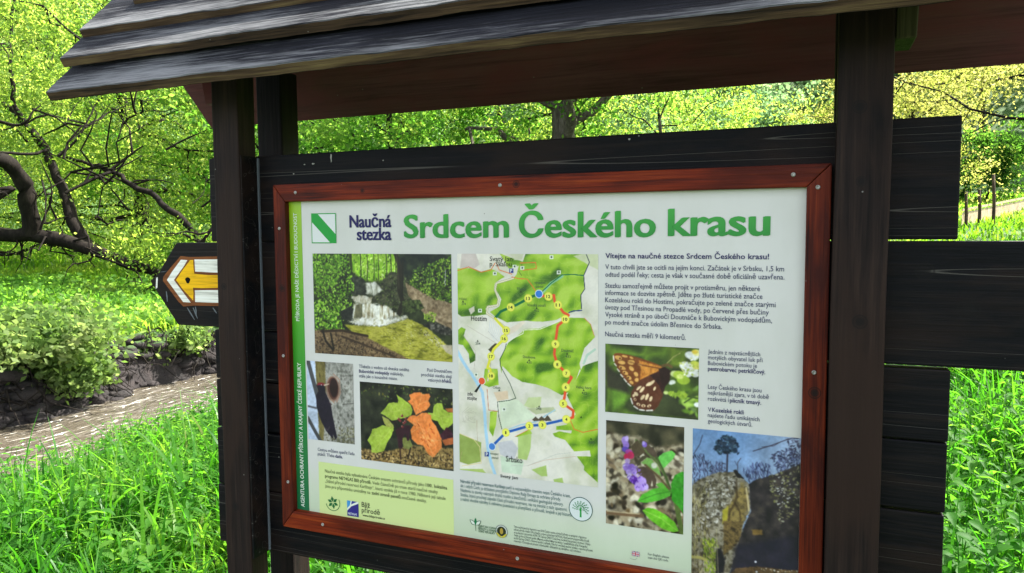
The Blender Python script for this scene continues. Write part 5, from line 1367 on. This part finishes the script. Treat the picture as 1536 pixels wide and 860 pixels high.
for k in range(16):          # bare dangling twigs by the fallen limb
    s = wl[0][0][int(rng.integers(4, len(wl[0][0]) - 3))]
    q = s + np.array([rng.normal(0, .4), rng.normal(0, .4), -rng.uniform(.3, .8)])
    wl.append((wander(s, q, 6, .2, rng), np.linspace(.022, .006, 6)))
V, F = tubes(wl, 7)
me = mesh_np('trunk', V, F); me.polygons.foreach_set('use_smooth', np.ones(len(F), bool))
link('trunk', me, willow, bark)
Cs = []
for k in range(135):
    u = rng.uniform(-160, 330); v = rng.uniform(-70, 320) if rng.random() < .85 else rng.uniform(200, 390)
    d = rng.uniform(D0 - .5, D0 + 6) + (2.5 if u > 150 else 0)
    if v > 130 and u > -20 and d < D0 + .8 and rng.random() < .7: continue
    q = at(u, v, d) - wb
    sg = rng.uniform(.16, .46)
    m_ = int(rng.uniform(120, 420))
    off = rng.normal(size=(m_, 3)) * np.array([sg, sg, sg * .75]); off[:, 2] -= np.abs(rng.normal(size=m_)) * .35
    Cs.append(q + off)
for k in range(260):         # hanging sprays
    u = rng.uniform(-140, 330); v = rng.uniform(-60, 250); d = rng.uniform(D0 + .5, D0 + 6)
    q = at(u, v, d) - wb; L = rng.uniform(.7, 1.7); m_ = int(70 * L)
    t = rng.random(m_); sw = rng.normal(0, .25, 2)
    Cs.append(q + np.stack([sw[0] * t ** 2 + rng.normal(0, .05, m_), sw[1] * t ** 2 + rng.normal(0, .05, m_), -L * t], -1))
for k in range(9):           # sprouting tufts near the fallen limb's end
    q = at(rng.uniform(190, 300), rng.uniform(352, 400), D0 - 1.2) - wb
    Cs.append(q + rng.normal(size=(220, 3)) * np.array([.3, .3, .2]))
C = np.concatenate(Cs)
V, F = leaf_cards(C, .085, rng, .42, .5)
link('crown', mesh_np('crown', V, F), willow, LEAF['willow'])

# ------------------------------------------------------------------ trees beyond
specs = [
    # name, label, u, d, height, spread, leaf, leaves, size, trunk r
    ('willow_tree', 'tall pale weeping willow rising behind the fallen limb at the far left', -60, 25, 13, 5.2, 'willow', 46000, .09, .25, .05, 1.0),
    ('willow_tree', 'broad yellow-green willow filling the gap between roof end and left post', 215, 27, 11.5, 6.2, 'willow', 56000, .09, .3, .04, .9),
    ('alder_tree', 'darker green alder behind the willows beside the top of the roof boards', 120, 38, 17, 6.5, 'green', 30000, .16, .3, .12, .2),
    ('alder_tree', 'bushy green alder seen just right of the left posts', 430, 24, 9.5, 4.4, 'green', 22000, .13, .2, .12, .1),
    ('maple_tree', 'sunlit maple with thin dark stems in the gap under the roof', 600, 22, 9.5, 4.8, 'green', 24000, .13, .17, .18, .1),
    ('maple_tree', 'light yellow-green maple beside the thick ridged trunk', 760, 26, 10, 4.6, 'willow', 20000, .13, .2, .16, .1),
    ('ash_tree', 'dense deep green ash with a thick grey ridged trunk', 852, 21, 12, 3.6, 'green', 26000, .12, .56, .43, .1),
    ('hazel_tree', 'pale spreading hazel right of the ridged trunk under the roof', 1010, 30, 9.5, 5.2, 'willow', 34000, .14, .14, .16, .1),
    ('birch_tree', 'slender light green tree below the wooded hill left of the right post', 1120, 44, 10, 4.0, 'far', 22000, .20, .14, .15, .1),
    ('acacia_tree', 'golden-yellow spring tree with thin dark boughs at the right edge', 1640, 20, 9.5, 5.4, 'yellow', 46000, .07, .15, .30, .1),
    ('acacia_tree', 'small yellow-green tree between the right post and the golden tree', 1365, 30, 7.6, 3.6, 'yellow', 24000, .09, .12, .30, .1),
    ('thorn_bush', 'rounded dark green bush behind the thin fence posts', 1475, 38, 3.4, 1.6, 'deep', 9000, .15, .05, .08, .1),
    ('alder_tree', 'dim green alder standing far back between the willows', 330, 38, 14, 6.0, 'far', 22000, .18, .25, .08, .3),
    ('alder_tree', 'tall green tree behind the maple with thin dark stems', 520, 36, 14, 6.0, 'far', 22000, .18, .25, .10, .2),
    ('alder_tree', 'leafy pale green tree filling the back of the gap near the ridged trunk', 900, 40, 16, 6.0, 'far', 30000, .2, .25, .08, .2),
]
for k, (nm, lab, u, d, hg, spd, lf_, kl, sz, tr_, low, drp) in enumerate(specs):
    make_tree(nm, lab, stand(u, d), hg, spd, lf_, 100 + k, kl, sz, tr_, (rng.normal(0, .5), rng.normal(0, .5)),
              bark_grey if 'ridged' in lab and 'thick grey' in lab else bark, low, drp, .38 if lf_ == 'willow' else .55, cat='bush' if 'bush' in nm else 'tree')

# wooded hillside: one far mass
rng = np.random.default_rng(77)
Cs, TR = [], []
for k in range(420):
    a = math.radians(rng.uniform(-66, 24)); d = rng.uniform(50, 128)
    x, y = 1.2 + math.sin(a) * d, -1.5 + math.cos(a) * d
    z = float(height(x, y)); h_ = rng.uniform(6.5, 11); s = rng.uniform(2.4, 4.2)
    TR.append((wander((x, y, z - .3), (x + rng.normal(0, .4), y, z + h_ * .8), 4, .03, rng), np.linspace(.2, .06, 4)))
    nb = 26
    bl = unit(rng.normal(size=(nb, 3))) * rng.uniform(.5, 1, (nb, 1)) * np.array([s, s, h_ * .40]) + np.array([x, y, z + h_ * .58])
    for c_ in bl:
        Cs.append(c_ + rng.normal(size=(48, 3)) * np.array([.75, .75, .5]) * s * .26)
C = np.concatenate(Cs)
V1, F1 = leaf_cards(C, .40, rng, .7, 0)
V2, F2 = tubes(TR, 5)
me = mesh_np('hillside_wood', np.concatenate([V1, V2]), np.concatenate([F1, F2 + len(V1)]))
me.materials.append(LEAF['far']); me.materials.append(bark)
mi = np.zeros(len(F1) + len(F2), np.int32); mi[len(F1):] = 1
me.polygons.foreach_set('material_index', mi)
ho = link('hillside_wood', me); tag(ho, 'pale green wood covering the hillside behind the valley', None, None, 'stuff')
if 'label' in ho: ho['category'] = 'woodland'

# ------------------------------------------------------------------ grass
def blades(x, y, hgt, wid, rng, bend=.55, seg=3):
    k = len(x)
    z = height(x, y)
    base = np.stack([x, y, z - .02], -1)
    a = rng.uniform(0, 2 * np.pi, k)
    dr = np.stack([np.cos(a), np.sin(a), np.zeros(k)], -1)
    sd_ = np.stack([-np.sin(a), np.cos(a), np.zeros(k)], -1)
    tw = rng.normal(0, .5, k)[:, None]
    sd_ = unit(sd_ + dr * tw)
    b = (bend * rng.uniform(.15, 1.5, k))[:, None]
    H_ = hgt[:, None]; W_ = wid[:, None]
    rows = []
    for i in range(seg + 1):
        t = i / seg
        p = base + np.array([0, 0, 1.0]) * H_ * (t - .34 * b * t ** 2.2) + dr * H_ * b * t ** 2 * .8
        ww = W_ * (1 - t ** 2.2) * .5 + .0006
        rows.append(p - sd_ * ww); rows.append(p + sd_ * ww)
    V = np.stack(rows, 1).reshape(-1, 3)
    o = (np.arange(k) * (seg + 1) * 2)[:, None]
    F = np.concatenate([o + np.array([[2 * i, 2 * i + 1, 2 * i + 3, 2 * i + 2]]) for i in range(seg)], 0)
    return V, F

def scatter(x0, x1, y0, y1, k, rng, keep=None):
    x = rng.uniform(x0, x1, k); y = rng.uniform(y0, y1, k)
    if keep is not None:
        m_ = keep(x, y); x, y = x[m_], y[m_]
    return x, y
rng = np.random.default_rng(12)
def on_near(x, y): return (x > bank_r(y) + .05) & ~((y > -.12) & (y < .25) & (x > -.25) & (x < 1.4) & (rng.random(len(x)) < .5))
parts_V, parts_F, o = [], [], 0
def add(VF):
    global o
    V, F = VF
    parts_V.append(V); parts_F.append(F + o); o += len(V)
# tall lush blades left of the board and behind it
x, y = scatter(-4.6, .4, .25, 6.2, 26000, rng, on_near)
cl_ = fbm(x * 1.1, y * 1.1, 41)
add(blades(x, y, rng.uniform(.20, .50, len(x)) * (.30 + 1.3 * cl_) * (1 - .3 * sstep(-2.6, -4.4, x)), rng.uniform(.007, .024, len(x)), rng, .85, 5))
x, y = scatter(.4, 6.5, .3, 7.5, 34000, rng, lambda a, b: np.ones(len(a), bool))
cl_ = fbm(x * 1.1, y * 1.1, 42)
add(blades(x, y, rng.uniform(.22, .50, len(x)) * (.45 + 1.0 * cl_), rng.uniform(.007, .024, len(x)), rng, .85, 5))
x, y = scatter(-4.4, 9, 6, 17, 30000, rng, lambda a, b: a > bank_r(b) + .1)
add(blades(x, y, rng.uniform(.22, .5, len(x)), rng.uniform(.012, .024, len(x)), rng, .6, 3))
# long arching blades standing out of the sward, and a few dry stems
x, y = scatter(-3.1, .2, .3, 4.0, 1300, rng, lambda a, b: on_near(a, b) & (fbm(a * .8, b * .8, 61) > .45))
add(blades(x, y, rng.uniform(.45, .85, len(x)), rng.uniform(.012, .026, len(x)), rng, 1.0, 7))
x, y = scatter(1.3, 5.0, .5, 6.0, 1500, rng, lambda a, b: fbm(a * .8, b * .8, 62) > .45)
add(blades(x, y, rng.uniform(.45, .85, len(x)), rng.uniform(.012, .026, len(x)), rng, 1.0, 7))
go_ = link('tall_grass', mesh_np('tall_grass', np.concatenate(parts_V), np.concatenate(parts_F)), None, LEAF['grass'])
tag(go_, None, None, None, 'stuff')
# meadow beyond the stream and up the right slope
parts_V, parts_F, o = [], [], 0
def left_meadow(a, b): return (a < bank_l(b) - .45)
x, y = scatter(-17, -7, 1.5, 15, 46000, rng, left_meadow)
add(blades(x, y, rng.uniform(.12, .34, len(x)) * (.5 + fbm(x * .6, y * .6, 44)), rng.uniform(.018, .040, len(x)), rng, .8, 2))
x, y = scatter(-36, -15, 4, 34, 40000, rng)
add(blades(x, y, rng.uniform(.16, .36, len(x)), rng.uniform(.04, .08, len(x)), rng, .8, 2))
x, y = scatter(-8, 22, 15, 48, 60000, rng)
add(blades(x, y, rng.uniform(.10, .26, len(x)), rng.uniform(.04, .07, len(x)), rng, .8, 2))
mo = link('meadow_grass', mesh_np('meadow_grass', np.concatenate(parts_V), np.concatenate(parts_F)), None, LEAF['meadow'])
tag(mo, None, None, None, 'stuff')

# broad-leaved weeds growing through the grass
def weeds(x, y, hgt, rng, leaf=.09, pairs=7):
    Vs, Fs, o_ = [], [], 0
    St = []
    for xx, yy, hh in zip(x, y, hgt):
        z = float(height(xx, yy))
        a = rng.uniform(0, 6.28); ln = rng.uniform(0, .25)
        top = np.array([xx + math.cos(a) * ln * hh, yy + math.sin(a) * ln * hh, z + hh])
        P_ = wander((xx, yy, z - .02), top, 5, .03, rng)
        St.append((P_, np.linspace(.0035, .0015, 5)))
        for i in range(pairs):
            t = .2 + .8 * i / (pairs - 1)
            c = P_[0] + (top - P_[0]) * t
            th = a + i * 1.57
            L = leaf * (1.15 - .6 * abs(t - .5)) * rng.uniform(.8, 1.2) * (.55 if i == pairs - 1 else 1)
            for sgn in (0, math.pi):
                q = th + sgn + rng.normal(0, .25)
                d = np.array([math.cos(q), math.sin(q), .25 - .35 * rng.random()]); w = np.array([-math.sin(q), math.cos(q), rng.normal(0, .2)])
                up = np.cross(d, w); W2 = L * .27
                def pt(t, s, f=1.0):
                    return c + d * (.012 + L * t) + w * (s * W2 * f) + np.array([0, 0, -L * .42 * t * t]) + up * (abs(s) * W2 * .35 * f)
                Vs += [pt(0, 0), pt(.5, 0), pt(1, 0), pt(.12, 1, .62), pt(.42, 1), pt(.80, 1, .42), pt(.12, -1, .62), pt(.42, -1), pt(.80, -1, .42)]
    V1 = np.array(Vs); o9 = (np.arange(len(V1) // 9) * 9)[:, None]
    F1 = np.concatenate([o9 + np.array([q]) for q in ((0, 1, 4, 3), (1, 2, 5, 4), (0, 6, 7, 1), (1, 7, 8, 2))], 0)
    V2, F2 = tubes(St, 4)
    return np.concatenate([V1, V2]), np.concatenate([F1, F2 + len(V1)])
parts_V, parts_F, o = [], [], 0
x, y = scatter(1.4, 4.6, .9, 8.0, 1100, rng, lambda a, b: fbm(a * .8, b * .8, 51) > .44)
add(weeds(x, y, rng.uniform(.30, .72, len(x)), rng, .075, 9))
x, y = scatter(-4.3, -.4, .6, 5.5, 1200, rng, lambda a, b: (fbm(a * .9, b * .9, 52) > .45) & (a > bank_r(b)))
add(weeds(x, y, rng.uniform(.22, .48, len(x)), rng, .07, 7))
x, y = scatter(-4.4, -2.9, 1.5, 6, 160, rng, lambda a, b: a > bank_r(b))
add(weeds(x, y, rng.uniform(.25, .5, len(x)), rng, .08, 7))
wo = link('leafy_weeds', mesh_np('leafy_weeds', np.concatenate(parts_V), np.concatenate(parts_F)), None, LEAF['weed'])
tag(wo, None, None, None, 'stuff')
# herb layer on the far meadow: low leaf rosettes
x, y = scatter(-15, -7, 1.5, 13, 5200, rng, lambda a, b: (a < bank_l(b) - .6) & (fbm(a * .7, b * .7, 55) > .42))
z = height(x, y)
C = np.repeat(np.stack([x, y, z + .12], -1), 12, 0) + rng.normal(size=(len(x) * 12, 3)) * np.array([.13, .13, .07])
V, F = leaf_cards(C, .105, rng, .62, 0, .4)
ho2 = link('meadow_herbs', mesh_np('meadow_herbs', V, F), None, LEAF['herb']); tag(ho2, None, None, None, 'stuff')

# earth clods, and roots hanging out of the bare bank
rng = np.random.default_rng(91)
ico = bmesh.new(); bmesh.ops.create_icosphere(ico, subdivisions=2, radius=1.0)
IV = np.array([v.co[:] for v in ico.verts]); IF = np.array([[v.index for v in f.verts] for f in ico.faces]); ico.free()
Vs, Fs, o = [], [], 0
for k in range(620):
    y_ = rng.uniform(2.5, 10.5); x_ = float(bank_l(y_)) + rng.uniform(-.45, .30)
    s = rng.uniform(.03, .12) * (1.5 if rng.random() < .12 else 1)
    dsp = 1 + .45 * (fbm(IV[:, 0] * 1.3 + k, IV[:, 1] * 1.3 + IV[:, 2], 5, 3) - .5)[:, None] * 2
    Vs.append(IV * dsp * np.array([1, rng.uniform(.8, 1.7), .6]) * s + np.array([x_, y_, float(height(x_, y_)) + s * .1])); Fs.append(IF + o); o += len(IV)
co_ = link('earth_clods', mesh_np('earth_clods', np.concatenate(Vs), np.concatenate(Fs)), None, bpy.data.materials['earth_and_turf']); tag(co_, None, None, None, 'stuff')
RT = []
for k in range(110):
    y_ = rng.uniform(2.5, 10.5); x_ = float(bank_l(y_)) - rng.uniform(.25, .5)
    p0 = np.array([x_, y_, float(height(x_, y_)) + .03]); q = p0 + np.array([rng.uniform(.25, .7), rng.normal(0, .35), -rng.uniform(.2, .65)])
    RT.append((wander(p0, q, 7, .14, rng, .08), np.linspace(.014, .004, 7)))
V, F = tubes(RT, 5)
ro_ = link('bank_roots', mesh_np('bank_roots', V, F), None, bark); tag(ro_, None, None, None, 'stuff')

# ------------------------------------------------------------------ shrubs on the far bank
def make_shrub(label, x, y, z, rx, ry, rz, k_leaf, seed, leaf='shrub', size=.085):
    rng = np.random.default_rng(seed)
    root = empty('bank_shrub', (x, y, z), label, 'shrub', 'shrubs hanging over the stream bank')
    st = []; ends = []
    for i in range(16):
        a = rng.uniform(0, 6.28); e = rng.uniform(.3, 1.0)
        q = np.array([math.cos(a) * rx * e, math.sin(a) * ry * e, rz * rng.uniform(.3, 1.0)])
        st.append((wander((0, 0, -.1), q, 5, .1, rng, .12), np.linspace(.016, .005, 5))); ends.append(q)
    V, F = tubes(st, 5); link('stem', mesh_np('stem', V, F), root, bark)
    cen = np.array(ends * 2) + rng.normal(size=(32, 3)) * np.array([rx, ry, rz]) * .25
    C = np.concatenate([c_ + rng.normal(size=(k_leaf // 32, 3)) * np.array([rx, ry, rz]) * rng.uniform(.14, .26) for c_ in cen])
    V, F = leaf_cards(C, size, rng, .6, .1, .25)
    link('foliage', mesh_np('foliage', V, F), root, LEAF[leaf])
def shrub_at(label, u, v, d, *a):
    q = at(u, v, d); make_shrub(label, float(q[0]), float(q[1]), float(height(q[0], q[1])) - .03, *a)
shrub_at('big pale shrub leaning over the water at the left edge of the photo', 14, 600, 10.75, .80, .7, .46, 9000, 1)
shrub_at('small pale shrub at the foot of the bare bank by the water', 88, 602, 10.85, .42, .42, .32, 3600, 2)
shrub_at('loose shrub on top of the bank above the dark soil', 262, 512, 12.4, .45, .45, .34, 3000, 3)
shrub_at('low pale shrub spilling over the bank lip left of the dark soil', 40, 540, 12.0, .8, .55, .36, 5200, 4)

# ------------------------------------------------------------------ fence at the right
def fence():
    A0 = at(1443, 319, 25); B0 = at(1600, 287, 36)
    root = empty('paling_fence', (A0[0], A0[1], A0[2] - .6), 'pale board fence climbing the meadow at the right edge', 'fence')
    o_ = np.array([A0[0], A0[1], A0[2] - .6])
    fm = wood('pale_weathered_fence_boards', 'Z', rgb(140, 122, 100), rgb(190, 170, 144), rgb(214, 198, 174), .8, .3, specks=False)
    d = B0 - A0; L = np.linalg.norm(d[:2]); k = int(L / .17)
    bm = bmesh.new()
    for i in range(k):
        t0 = i / k; t1 = (i + .93) / k
        p, q = A0 + d * t0 - o_, A0 + d * t1 - o_
        hgt = .02 * math.sin(i * 2.3)
        gp, gq = (min(float(height(*(c_[:2] + o_[:2]))) - o_[2] - .1, c_[2] - .5) for c_ in (p, q))
        vs_ = [bm.verts.new(c_) for c_ in ((p[0], p[1], gp), (q[0], q[1], gq), (q[0], q[1], q[2] + hgt), (p[0], p[1], p[2] + hgt),
                                          (p[0] + .01, p[1] + .03, gp), (q[0] + .01, q[1] + .03, gq), (q[0] + .01, q[1] + .03, q[2] + hgt), (p[0] + .01, p[1] + .03, p[2] + hgt))]
        for f in ((0, 1, 2, 3), (7, 6, 5, 4), (0, 4, 5, 1), (1, 5, 6, 2), (2, 6, 7, 3), (3, 7, 4, 0)): bm.faces.new([vs_[j] for j in f])
    link('board_panel', bm_mesh('board_panel', bm), root, fm)
    bm = bmesh.new()
    p, q = A0 - o_, B0 - o_
    vs_ = [bm.verts.new(c_) for c_ in ((p[0], p[1] - .05, p[2] + .03), (q[0], q[1] - .05, q[2] + .03), (q[0], q[1] - .05, q[2] + .10), (p[0], p[1] - .05, p[2] + .10),
                                      (p[0], p[1] + .07, p[2] + .03), (q[0], q[1] + .07, q[2] + .03), (q[0], q[1] + .07, q[2] + .10), (p[0], p[1] + .07, p[2] + .10))]
    for f in ((0, 1, 2, 3), (7, 6, 5, 4), (0, 4, 5, 1), (1, 5, 6, 2), (2, 6, 7, 3), (3, 7, 4, 0)): bm.faces.new([vs_[j] for j in f])
    link('top_rail', bm_mesh('top_rail', bm), root, fm)
fence()
pm = wood('dark_fence_post', 'Z', rgb(40, 32, 26), rgb(70, 58, 46), rgb(100, 86, 70), .8, .5, specks=False)
for (u, v0, v1, lab) in ((1449, 288, 334, 'leftmost thin dark post before the pale board fence'), (1469, 284, 330, 'middle thin dark post before the pale board fence'), (1490, 262, 332, 'tallest thin dark post before the pale board fence')):
    a_, b__ = at(u, v0, 24.5), at(u, v1, 24.5)
    zg = min(float(height(b__[0], b__[1])) - .2, float(b__[2]))
    V, F = tubes([(np.array([[b__[0], b__[1], zg], [b__[0], b__[1], (zg + a_[2]) / 2], [a_[0], a_[1], a_[2]], [a_[0], a_[1], a_[2] + .01]]), np.array([.045, .042, .04, .004]))], 8)
    po = link('fence_post', mesh_np('fence_post', V, F), None, pm)
    tag(po, lab, 'post', 'thin posts before the board fence')
